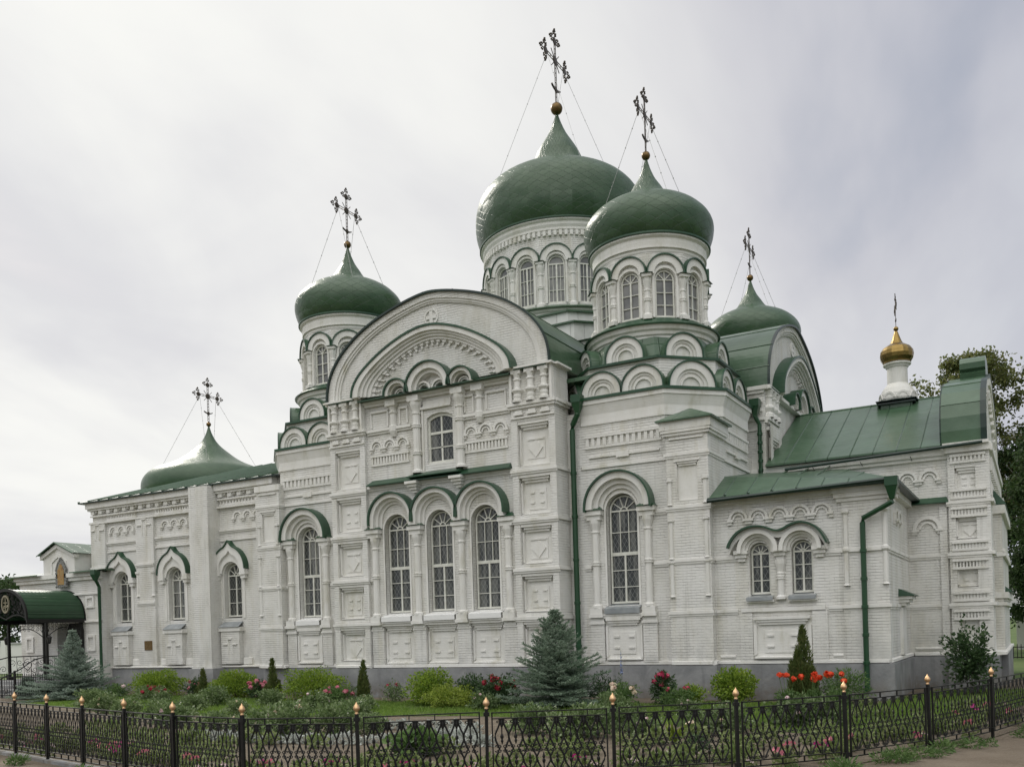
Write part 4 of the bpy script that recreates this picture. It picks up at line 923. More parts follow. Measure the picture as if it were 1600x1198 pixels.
# ---------------------------------------------------------------- west wing (long low nave)
def wing():
    mb=MB(); rf=MB(); fr=F(0,-8.0,-90); x0,x1=-19.4,-7.4
    ws=[-17.5,-14.2,-10.95]; r=.47; zs=4.62
    mb.wall(fr,x0,x1,.97,8.2,0,[(u-r,u+r,2.92,arc(u,zs,r,14)) for u in ws],.26)
    mb.wall(F(x0,0,180),-8.0,8.0,.97,8.2,0); mb.wall(F(0,8.0,90),-x1,-x0,.97,8.2,0)
    def pil(a,b,w=.13,z1=8.2): mb.box(fr,a,b,.97,z1,-.02,w,0)
    pil(x0,x0+.95,.13,7.28); pil(-16.45,-15.35,.13,7.28)
    mb.box(fr,-12.62,-11.56,.97,8.16,-.02,.62,0)                      # buttress
    for a,b in ((x0,-12.63),(-11.55,-8.42)):
        mb.box(fr,a-.06*(a<-19),b,7.28,7.36,-.02,.16,PL)
        mb.box(fr,a-.10*(a<-19),b,7.95,8.2,-.02,.30,PL); mb.box(fr,a-.06*(a<-19),b,7.86,7.948,-.02,.22,PL)
        n=int((b-a)/.5)
        for i in range(n):
            u=a+(b-a)*(i+.5)/n; mb.box(fr,u-.17,u+.05,7.70,7.858,-.02,.17,PL); mb.box(fr,u+.05,u+.20,7.78,7.857,-.02,.13,PL)
        mb.box(fr,a,b,7.60,7.66,-.02,.14,PL)
    for a,b in ((x0+.95,-16.45),(-15.35,-12.62),(-11.56,-8.42)):
        m=(a+b)/2 if a>-12 or a<-16 else -14.15
        arcature(mb,fr,m-.81,3,.54,6.86,0,0,1.)
        mb.box(fr,a+.02,b-.02,6.36,6.43,-.02,.09,PL); mb.box(fr,a+.02,b-.02,6.30,6.358,-.02,.05,PL); mb.box(fr,a+.02,b-.02,5.98,6.05,-.02,.06,PL)
        dentil(mb,fr,a+.05,b-.05,7.46,7.56,0,18)
    for uc in (x0+.47,-15.9,-8.55): cross_recess(mb,fr,uc,6.95,.85,.13 if uc<-9 else 0.)
    for a,b in ((x0,x0+.95),(-16.45,-15.35)):
        belt(mb,fr,a-.02,b+.02,5.35,.13); belt(mb,fr,a-.02,b+.02,3.72,.13)
        for u in (a+.07,b-.07):
            mb.col(fr,u,.13,[(.10,4.0),(.06,4.06),(.06,4.9),(.11,4.97),(.11,5.05)],8,PL)
    for u in ws:
        P=keel(u,4.86,.86,.22); Q=scl(P,u,4.86,.66)
        mb.ring(fr,[(u-.86,4.7)]+P+[(u+.86,4.7)],[(u-.57,4.7)]+Q+[(u+.57,4.7)],-.02,.20,PL)
        Q2=scl(P,u,4.80,.56); mb.ring(fr,[(u-.57,4.7)]+Q+[(u+.57,4.7)],[(u-.50,4.7)]+arc(u,zs+.02,.50,len(P)-1)+[(u+.50,4.7)],-.02,.10,PL)
        hood(rf,fr,[(u-.88,4.82)]+P+[(u+.88,4.82)],-.02,.26,.04)
        for s in(-1,1):
            mb.box(fr,u+s*.71-.16,u+s*.71+.16,4.60,4.698,-.02,.20,PL); mb.box(fr,u+s*.70-.12,u+s*.70+.12,4.46,4.598,-.02,.15,PL)
            mb.box(fr,u+s*.62-.06,u+s*.62+.06,2.9,4.458,-.02,.03,PL)
        window(fr,u,2.97,zs,.44,-.20,'wing')
        mb.box(fr,u-.50,u+.50,1.12,2.45,-.02,.22,0); mb.box(fr,u-.58,u+.58,2.40,2.56,-.02,.27,PL)
        cross_recess(mb,fr,u,1.85,.75,.22)
        sl=MB(); a=.56; sl.add([fr.P(u-a,2.56,.32),fr.P(u+a,2.56,.32),fr.P(u+a*.85,2.94,-.24),fr.P(u-a*.85,2.94,-.24)],[(0,1,2,3)]); sl.build('sill','sill_grey',church)
        for s in(-1,1): mb.box(fr,u+s*.75-.25,u+s*.75+.25,1.08,1.35,-.02,.06,PL,.02)
    mb.box(fr,x0,-12.63,.95,1.08,-.02,.18,PL,.04); mb.box(fr,-11.55,-8.43,.95,1.08,-.02,.18,PL,.04)
    mb.box(fr,-12.66,-11.52,.95,1.04,-.02,.66,0)
    mb.build('wall',BRK,church); None
    # hipped sheet-metal roof
    rr=MB(); e=.42; z=8.24; A=(x0-e,-8.0-e,z); B=(-7.3,-8.0-e,z); Cc=(-7.3,0,10.78); D=(-17.9,0,10.78); E_=(x0-e,8+e,z); G=(-7.3,8+e,z)
    rr.add([A,B,Cc,D,E_,G],[(0,1,2,3),(3,2,5,4),(0,3,4)])
    o=rr.v; rr.add([(p[0],p[1],p[2]-.05) for p in (A,B,G,E_)]+[A,B,G,E_],[(0,1,5,4),(3,0,4,7),(3,2,1,0)],1)
    n=19                                                     # standing seams run up the slope
    for i in range(n):
        x=-7.6-(12.2)*i/(n-1); zt=10.78; yt=0.
        if x<-17.9: f=(x-A[0])/(-17.9-A[0]); yt=A[1]*(1-f); zt=z+(10.78-z)*f
        rr.tube([(x,A[1]-.01,z+.02),(x if x>-17.9 else x,yt,zt+.02)],.028,4,0)
    rr.build('roof',['green_sheet','dark_trim','frame_white'],church)
    b=MB(); f=F(0,0,-90); b.box(f,-23.2,x0,.5,8.3,-4.4,4.4,0); b.lathe(-20.82,0,[(3.1,8.2),(3.1,9.25),(3.25,9.35)],40,PL); b.build('wall',BRK,church)
    WP=[(3.12,9.25),(3.28,9.5),(3.38,9.78),(3.40,10.02),(3.35,10.28),(3.2,10.54),(2.92,10.80),(2.5,11.0),(2.08,11.17),(1.68,11.36),(1.30,11.60),(.95,11.88),(.66,12.12),(.45,12.34),(.29,12.58),(.13,12.92),(.04,13.24)]
    d,zt=dome(-20.82,0,0,1.0,gores=72,mat_='green_smooth',prof=WP,ball=.125); cross(d,-20.82,0,zt,2.45,0,2.4,11.03,.125)
wing()
def plinth():
    mb=MB(); f=F(0,0,-90); g=.11
    def bx(x0,x1,y0,y1): mb.box(f,x0-g,x1+g,-.3,.955,-y1-g,-y0+g)
    bx(-19.4,-8.5,-8.0,8); bx(-12.66,-11.5,-8.62,-7.5); bx(-8.42,8.7,-8.79,8.8); bx(-4.35,4.35,-9.66,9.66); bx(7.62,8.86,-9.18,-7.7); bx(8.8,13.42,-8.87,-4.3); bx(8.7,15.58,-4.36,4.4); bx(14.55,15.66,-4.52,-3.4)
    mb.box(f,14.6,15.95,-.3,.953,-3.0,3.0)
    mb.build('plinth',['grey_plinth'],church)
plinth()

# ---------------------------------------------------------------- low annex and altar
def annex():
    mb=MB(); rf=MB(); fr=F(0,-8.87,-90); x0,x1=8.86,13.42
    ws=[10.13,11.27]; r=.285; zs=4.02
    mb.wall(fr,x0,x1,.97,5.55,0,[(u-r,u+r,2.84,arc(u,zs,r,12)) for u in ws],.22)
    fe=F(x1,0,0); mb.wall(fe,-8.87,-4.3,.97,5.6,0)
    for u in ws:
        archivolt(mb,fr,u,4.02,4.08,.555,.30,0,.28); window(fr,u,2.88,zs,.265,-.16,'wing')
        mb.box(fr,u-.38,u+.38,2.66,2.72,-.02,.12,PL)
        sl=MB(); a=.36; sl.add([fr.P(u-a,2.70,.16),fr.P(u+a,2.70,.16),fr.P(u+a,2.79,.16),fr.P(u-a,2.79,.16),fr.P(u+a,2.88,-.2),fr.P(u-a,2.88,-.2)],[(0,1,2,3),(3,2,4,5)]); sl.build('sill','sill_grey',church)
    # one wavy metal hood over the pair
    top=refine([(9.36,4.16),(9.44,4.34),(9.62,4.55),(9.86,4.67),(10.12,4.70),(10.36,4.66),(10.56,4.57),(10.72,4.54),(10.88,4.58),(11.06,4.67),(11.28,4.72),(11.52,4.67),(11.74,4.52),(11.88,4.32),(11.96,4.14)])
    hood(rf,fr,top,-.02,.40,.05); mb.ring(fr,top,[(u,z-.16) for u,z in top],-.02,.24,PL)
    for u,k in ((ws[0]-.48,1),(10.70,1),(ws[1]+.48,1)):
        mb.box(fr,u-.19,u+.19,4.0,4.098,-.02,.20,PL); mb.box(fr,u-.15,u+.15,3.90,3.998,-.02,.15,PL); mb.box(fr,u-.10,u+.10,3.80,3.898,-.02,.09,PL)
    colonnette(mb,fr,10.70,.04,2.72,3.80,.09,(.55,))
    arcature(mb,fr,9.30,5,.56,4.98,0)
    mb.box(fr,x0,x1-.9,5.42,5.55,-.02,.10,PL)
    for a,b in ((8.9,9.55),(11.85,12.3)): belt(mb,fr,a,b,3.92,0,.08,.055)
    belt(mb,fr,x0,9.5,2.45,0,.08,.055); belt(mb,fr,11.93,12.3,2.45,0,.08,.055)
    for z in (2.45,3.92): belt(mb,fr,12.3,x1+.08,z,0,.085,.11)
    mb.box(fr,9.6,11.85,2.40,2.50,-.02,.08,PL)
    # apron panel and side fields
    pedestal(mb,fr,9.9,11.5,1.10,2.25,.02)
    mb.box(fr,9.55,9.9,1.05,2.38,-.02,.06,0); mb.box(fr,11.5,11.9,1.05,2.38,-.02,.06,0)
    mb.box(fr,12.0,12.28,1.14,1.22,-.02,.045,PL,.02); mb.box(fr,8.95,9.4,1.14,1.22,-.02,.05,PL,.02)
    # corner pilaster with thin shafts
    mb.box(fr,12.32,x1+.03,1.0,5.2,-.02,.05,0)
    for u in (12.42,x1-.04):
        for a,b in ((3.05,3.85),(4.02,4.85)): mb.col(fr,u,.06,[(.09,a-.05),(.06,a),(.06,b),(.11,b+.06),(.11,b+.12)],8,PL)
    for w,z0,z1 in ((.10,5.20,5.30),(.16,5.30,5.42),(.20,5.42,5.60)):
        mb.box(fr,12.3-w,x1+w,z0,z1-.002,-.02,w,PL); mb.box(fe,-8.85,-7.9+w,z0,z1-.002,-.02,w,PL)
    mb.box(fe,-7.9,-4.3,5.40,5.58,-.02,.14,PL)
    for z in (3.92,2.45): belt(mb,fe,-8.87,-4.5,z,0,.08,.05)
    arcature(mb,fe,-7.6,2,.62,4.8,0); 
    # bracketed niche on the annex's end wall
    for k in range(3): mb.box(fe,-6.95+.05*k,-5.95-.05*k,2.72-.09*(k+1),2.72-.09*k-.002,-.02,.34-.08*k,PL)
    mb.box(fe,-6.8,-6.1,1.1,2.4,-.02,.08,PL)
    ledge(rf,fe,-7.0,-5.9,2.86,0,.40,.12)
    mb.box(fr,x0,x1,.95,1.08,-.02,.07,PL,.03); mb.box(fe,-8.87,-4.3,.95,1.08,-.02,.07,PL,.03)
    mb.build('wall',BRK,church)
    z=5.62; A=(x0-.1,-9.22,z-.02); B=(x1+.36,-9.22,z); C=(x1+.36,-4.36,z); D=(11.6,-4.36,6.78); E_=(8.8,-4.36,6.95); G=(8.8,-7.6,6.42)
    rf.add([A,B,C,D,E_,G],[(0,1,3,4,5),(1,2,3)],1); rf.add([(a,b,c-.07) for a,b,c in (A,B,C)]+[A,B,C],[(0,1,4,3),(1,2,5,4)],2)
    rf.face([(a,b,c-.07) for a,b,c in (A,(x0-.1,-8.8,z),(x1,-8.8,z),(x1,-4.36,z),C,B)],2)
    for x in (9.3,9.95,10.6,11.25,11.9,12.55):
        k=(x-8.8)/(11.6-8.8); yt=-4.36 if x<11.6 else -4.36-(x-11.6)/(x1+.36-11.6)*4.86; f=(yt+9.22)/4.86
        zt=z+f*(6.9-z) if x<11.6 else z+f*(6.78-z); rf.tube([(x,-9.22,z+.02),(x,yt,zt+.02)],.022,4,1)
    rf.build('roof',['green_trim','green_sheet','dark_trim'],church)
    g=MB(); g.tube([(8.85,-9.36,5.50),(13.5,-9.36,5.62)],.055,6); g.build('gutter','dark_trim',church)
annex()
def altar():
    mb=MB(); rf=MB(); x0,x1=8.7,15.58; fr=F(0,-4.36,-90); fe=F(x1,0,0)
    ops=[coffer(15.1,a,b,.36) for a,b in ((1.25,2.2),(2.95,3.75),(4.35,5.1),(5.75,6.5))]
    mb.wall(fr,x0,x1-1.0,.97,7.05,0); mb.wall(fe,-4.36,4.36,.97,7.05,0); mb.wall(F(0,4.36,90),-x1,-x0,.97,7.05,0)
    p=fr.off(0,.152); mb.wall(p,14.56,15.652,.97,7.05,0,ops,.16)
    for (a,b),m in zip(((1.25,2.2),(2.95,3.75),(4.35,5.1),(5.75,6.5)),'xxdx'): coffer_fill(mb,p,15.1,a,b,.36,0,.16,m)
    mb.face([p.P(14.56,.97,0),p.P(14.56,7.05,0),p.P(14.56,7.05,-.14),p.P(14.56,.97,-.14)],0)
    for z in ZB[:3]:
        belt(mb,p,14.5,15.66,z); dentil(mb,p,14.62,15.56,z+.16,z+.30,0,11,.03); dentil(mb,p,14.62,15.56,z-.38,z-.22,0,11,.03); belt(mb,fr,13.4,14.56,z,0,.08,.05)
    dentil(mb,p,14.62,15.56,6.62,6.74,0,9)
    mb.box(fr,x0,14.56,6.85,7.05,-.02,.14,PL); mb.box(fr,x0,14.56,6.74,6.848,-.02,.08,PL); mb.box(p,14.5,15.68,6.86,7.05,-.02,.12,PL)
    arcature(mb,fr,12.55,3,.60,6.20,0,0); arcature(mb,fr,10.6,3,.60,6.20,0,0)
    arcature(mb,fr,13.55,1,.82,4.72,0)
    for a in (13.5,): mb.box(fr,14.3,14.5,.97,5.4,-.02,.07,0)
    mb.box(fr,13.55,14.3,1.15,1.22,-.02,.06,PL,.02)
    ledge(rf,fr,13.42,14.56,5.58,0,.22,.10)
    # east end wall: engaged apse front with bands
    q=fe.off(0,.10); q2=F(x1,0,0)
    mb.box(q2,-4.51,-3.4,.97,7.04,-.3,.075,0)
    mb.box(q2,-3.0,3.0,.97,5.15,-.02,.30,0)
    for z in ZB[:3]:
        mb.box(q2,-4.55,-3.35,z-.05,z+.05,-.02,.16,PL); mb.box(q2,-3.05,3.05,z-.05,z+.05,-.02,.38,PL)
        for k in range(10): mb.box(q2,-2.8+.6*k,-2.5+.6*k,z+.1,z+.2,.28,.36,PL)
    mb.box(q2,-3.1,3.1,5.15,5.4,-.02,.40,PL); mb.box(q2,-3.06,3.06,2.62,2.80,-.02,.42,PL)
    mb.box(q2,-4.5,4.5,6.85,7.05,-.02,.16,PL)
    for k in range(16): mb.box(q2,-4.2+.52*k,-3.95+.52*k,6.3,6.7,-.02,.13,PL); mb.box(q2,-4.1+.52*k,-3.85+.52*k,5.6,6.0,-.02,.10,PL)
    ledge(rf,q2,-3.1,3.1,5.95,0,.42,.5); ledge(rf,q2,-1.6,1.6,2.95,.3,.5,.1)
    mb.box(p,14.56,15.62,.95,1.08,-.02,.10,PL,.03); mb.box(fr,13.5,14.5,.95,1.08,-.02,.08,PL,.03); mb.box(q2,-4.4,4.4,.95,1.08,-.02,.38,PL,.03)
    # pitched roof, then the curved end gable with its crest
    z=7.12; zr=9.54
    for s in(-1,1): rf.add([(9.3,s*4.66,z),(14.4,s*4.66,z),(14.4,0,zr),(9.3,0,zr),(9.3,s*4.66,z-.06),(14.4,s*4.66,z-.06)],[(0,1,2,3),(4,5,1,0)],1)
    rf.face([(9.3,-4.66,z-.06),(14.4,-4.66,z-.06),(14.4,-4.3,z-.06),(9.3,-4.3,z-.06)],2)
    rf.tube([(9.3,0,zr),(14.4,0,zr)],.04,6,1)
    H=[(4.52,7.14),(4.56,7.5),(4.54,7.9),(4.40,8.3),(4.05,8.72),(3.5,9.05),(2.8,9.3),(2.0,9.48),(1.3,9.62),(.92,9.74),(.80,9.85)]
    O=[(-u,v) for u,v in H]+[(u,v) for u,v in H[::-1]]; gf=F(15.46,0,0)
    rf.sheet(gf,O,-1.05,0,3); rf.ring(gf,O,offs(O,-.06),-1.08,-1.04,2)
    for k in (3,5,7,8,9,12,13,14,16,18): rf.tube([gf.P(O[k][0],O[k][1]+.005,-1.05),gf.P(O[k][0],O[k][1]+.005,0)],.018,4,3)

    cz=[(.80,9.80),(.86,9.98),(.80,10.05),(.92,10.12),(.94,10.3),(.80,10.46),(.5,10.56),(0,10.60)]; cz=[(-u,v) for u,v in cz]+[(u,v) for u,v in cz[-2::-1]]
    rf.poly(gf,cz[::-1],-.72,.03,3)
    mb.poly(gf,offs(O,-.03)[::-1],-.95,.02,0); mb.ring(gf,O,scl(O,0,7.1,.92),0,.14,PL); mb.ring(gf,scl(O,0,7.1,.92),scl(O,0,7.1,.84),0,.07,PL)
    A=scl(O,0,7.1,.84); B=scl(O,0,7.1,.76)
    for k in range(1,len(A)-2): mb.poly(gf,[A[k],B[k],((B[k][0]+B[k+1][0])/2,(B[k][1]+B[k+1][1])/2),((A[k][0]+A[k+1][0])/2,(A[k][1]+A[k+1][1])/2)],0,.12,PL)
    rf.ring(gf,offs(O,.03),O,.0,.16,2)
    mb.box(fe,-4.3,4.5,7.05,7.14,-.3,.12,PL); mb.box(p,14.45,15.66,7.052,7.14,-.4,.20,PL)
    mb.build('apse_wall',BRK,church); rf.build('roof',['green_trim','green_sheet','dark_trim','green_plain'],church)
    g=MB(); g.tube([(9.95,-4.82,6.88),(15.5,-4.80,7.06)],.05,6)
    for x in (10.8,12.2,13.6): g.tube([(x,-4.82,6.85),(x,-4.5,6.80),(x,-4.37,6.78)],.012,4)
    g.build('gutter','dark_trim',church)
    # little gilded cupola on the ridge
    t=MB(); f=F(12.75,0,-90)
    t.box(f,-.50,.50,8.9,9.40,-.5,.5,2); t.box(f,-.60,.60,9.40,9.46,-.6,.6,1); t.box(f,-.68,.68,9.462,9.56,-.68,.68,1,.04)
    t.lathe(12.75,0,[(.58,9.56),(.60,9.62),(.58,9.80),(.49,9.98),(.41,10.08),(.36,10.13)],32,0)
    for k in range(8):
        a=22.5+45*k; fk=F(12.75+.56*cos(R(a)),.56*sin(R(a)),a); t.ring(fk,arc(0,9.62,.21,12),arc(0,9.62,.145,12),-.12,.035,0); t.ring(fk,arc(0,9.62,.095,10),arc(0,9.62,.05,10),-.12,.02,0)
    t.lathe(12.75,0,[(.36,10.12),(.335,10.17),(.33,10.70),(.37,10.73),(.38,10.78),(.45,10.81),(.46,10.86),(.41,10.88)],32,0)
    t.build('cupola_neck',['white_plaster','dark_trim','green_sheet'],church)
    GP_=[(.36,-.30),(.46,-.24),(.53,-.12),(.55,.0),(.53,.13),(.45,.25),(.32,.33),(.22,.39),(.17,.48),(.12,.62),(.06,.80),(.03,.86)]
    m=MB(); m.lathe(12.75,0,[(r,11.16+zz) for r,zz in GP_],18); d=m.build('dome','gold',church); d['label']='small gilded cupola dome'
    b=MB(); b.ball((12.75,0,12.07),.085,0,14); b.build('ball','gold',d,smooth=True)
    cross(d,12.75,0,12.07,1.22,11,None,None,.085,False)
altar()

# ---------------------------------------------------------------- downpipes, plaque
def pipe(pts,r=.065,head=True,name='downpipe'):
    mb=MB(); mb.tube(pts,r,8)
    x,y,z=pts[0]
    if head: mb.lathe(x,y,[(.08,z-.3),(.20,z+.02),(.22,z+.03),(.22,z+.26),(.20,z+.26)],4,0,ph=pi/4)
    for i in range(1,6):
        q=pts[-1]; zz=q[2]+(pts[-2][2]-q[2])*i/6; mb.lathe(q[0],q[1],[(r,zz-.05),(r+.018,zz-.04),(r+.018,zz+.04),(r,zz+.05)],8)
    return mb.build(name,'pipe_green',church,smooth=False)
pipe([(4.83,-9.05,8.85),(4.83,-9.05,8.55),(4.62,-8.98,8.25),(4.60,-8.98,8.1),(4.60,-8.98,.25)],.085)
pipe([(13.62,-9.28,5.42),(13.62,-9.28,5.05),(12.88,-9.06,4.72),(12.86,-9.06,4.6),(12.86,-9.06,.25)],.07)
pipe([(9.02,-4.62,9.0),(9.02,-4.62,8.7),(9.12,-4.52,8.45),(9.12,-4.52,6.7)],.07)
pq=MB(); f=F(0,-8.0,-90); pq.box(f,-16.07,-15.60,1.72,2.12,.13,.165,0,.012); o=pq.build('plaque','plaque_bronze',church); o['label']='small bronze wall plaque'

# ================================================================== PORCH AND CANOPY
porch=thing('porch','low white porch with a little gable and icon at the church far end','porch',(0,0,0))
def build_porch():
    mb=MB(); rf=MB(); fr=F(0,-8.55,-90); x0,x1=-24.0,-18.25
    mb.wall(fr,x0,x1,.6,5.15,0,[(-21.35,-19.45,.6,[(-21.35,2.5)]+arc(-20.4,2.5,.95,12)[1:-1]+[(-19.45,2.5)])],.5,0)
    mb.wall(F(x1,0,0),-8.55,-7.9,.6,5.15,0); mb.wall(F(x0,0,180),3.,8.55,.6,5.15,0)
    dm=MB()
    mb.box(fr,x0-.1,x1+.1,5.0,5.18,-.02,.22,PL); mb.box(fr,x0-.06,x1+.06,4.85,4.998,-.02,.13,PL); mb.box(fr,x0,x1,4.2,4.28,-.02,.08,PL); mb.box(fr,x0,x1,3.0,3.08,-.02,.08,PL)
    for uc in (-18.95,-23.3):
        for zc,h in ((3.88,.26),(3.3+.1,.0),(2.1,.35)):
            if h: mb.ring(fr,[(uc-.28,zc-h),(uc-.28,zc+h),(uc+.28,zc+h),(uc+.28,zc-h),(uc-.28,zc-h)],[(uc-.18,zc-h+.1),(uc-.18,zc+h-.1),(uc+.18,zc+h-.1),(uc+.18,zc-h+.1),(uc-.18,zc-h+.1)],-.02,.07,PL)
        mb.box(fr,uc-.5,uc+.5,.6,1.35,-.02,.10,PL,.03)
    # gable with niche and icon
    g=[(-22.0,5.15),(-19.8,5.15),(-19.8,6.05),(-20.9,6.48),(-22.0,6.05)]
    mb.poly(fr,g,-4.5,.12,PL)
    mb.ring(fr,[(-22.1,6.02),(-20.9,6.52),(-19.7,6.02)],[(-22.1,5.86),(-20.9,6.34),(-19.7,5.86)],-.02,.22,PL)
    mb.ring(fr,[(-21.45,5.2),(-21.45,5.75),(-20.9,6.05),(-20.35,5.75),(-20.35,5.2)],[(-21.33,5.2),(-21.33,5.70),(-20.9,5.93),(-20.47,5.70),(-20.47,5.2)],.1,.17,PL)
    for s in(-1,1):
        e=-20.9+s*1.28; rf.add([fr.P(-20.9,6.60,.35),fr.P(e,6.05,.35),fr.P(e,6.05,-4.6),fr.P(-20.9,6.60,-4.6),fr.P(-20.9,6.55,.35),fr.P(e,6.0,.35)],[(0,1,2,3),(0,4,5,1)],0)
    z=5.2
    for a,b in ((x0-.3,-22.02),(-19.78,x1+.35)): rf.add([fr.P(a,z,.42),fr.P(b,z,.42),fr.P(b,z+.75,-4.6),fr.P(a,z+.75,-4.6),fr.P(a,z-.05,.42),fr.P(b,z-.05,.42)],[(0,1,2,3),(4,5,1,0)],0)
    rf.face([fr.P(x1+.35,z,.42),fr.P(x1+.35,z,-.5),fr.P(x1+.35,z+.1,-.5)],0)
    mb.box(fr,x0,x1,-.3,.6,-3,.12,GP)
    mb.build('wall',BRK,porch); rf.build('roof',['green_sheet'],porch)
    ic=MB(); P=[(-20.98,4.62),(-20.30,4.62),(-20.30,5.35),(-20.42,5.62),(-20.64,5.86),(-20.86,5.62),(-20.98,5.35)]
    ic.poly(fr,P,.1,.22,0); fo=ic.build('icon_frame','icon_frame',porch)
    for i in range(26):
        pass
    kn=MB(); n=len(P)
    for i in range(n):
        a,b=P[i],P[(i+1)%n]
        for k in range(5):
            q=k/5; kn.ball(fr.P(a[0]+(b[0]-a[0])*q,a[1]+(b[1]-a[1])*q,.20),.06,0,6)
    kn.build('frame_ornament','icon_frame',fo)
    ip=MB(); ip.poly(fr,[(-20.86,4.70),(-20.42,4.70),(-20.42,5.30),(-20.52,5.52),(-20.64,5.62),(-20.76,5.52),(-20.86,5.30)],.2,.235,0); o=ip.build('icon','icon_panel',porch); o['label']='painted icon in ochre and brown'
    d=MB(); d.face([fr.P(u,zz,-.45) for u,zz in [(-19.45,.6),(-19.45,2.5),(-19.75,3.2),(-20.4,3.45),(-21.05,3.2),(-21.35,2.5),(-21.35,.6)]]); d.build('door','door_dark',porch)
    g2=MB(); g2.tube([fr.P(x1+.12,5.1,.34),fr.P(x1+.12,4.8,.34),fr.P(x1+.05,4.5,.12),fr.P(x1+.05,.3,.12)],.07,8); p=fr.P(x1+.12,0,.34); g2.lathe(p[0],p[1],[(.08,4.75),(.2,5.0),(.2,5.2)],4,0,ph=pi/4); g2.build('downpipe','pipe_green',porch)
    st=MB()
    for k in range(4): st.box(fr,-22.6-.0*k,-19.0,-.1+.0*k,.62-.155*k,.12+0*k,2.7+.34*k)
    st.build('step','grey_plinth',porch)
build_porch()
canopy=thing('canopy','black wrought-iron entrance canopy with green barrel roof and lanterns on the porch steps','canopy',(-20.75,-8.6,.62))
def scroll(mb,P,u,z,r,a0,turns,r0=.0,t=.008,n=14,sg=1):
    pts=[]
    for i in range(n+1):
        q=i/n; a=a0+sg*2*pi*turns*q; rr=r*(1-q*.8); pts.append(P(u+rr*cos(a),z+rr*sin(a)))
    mb.tube(pts,t,4)
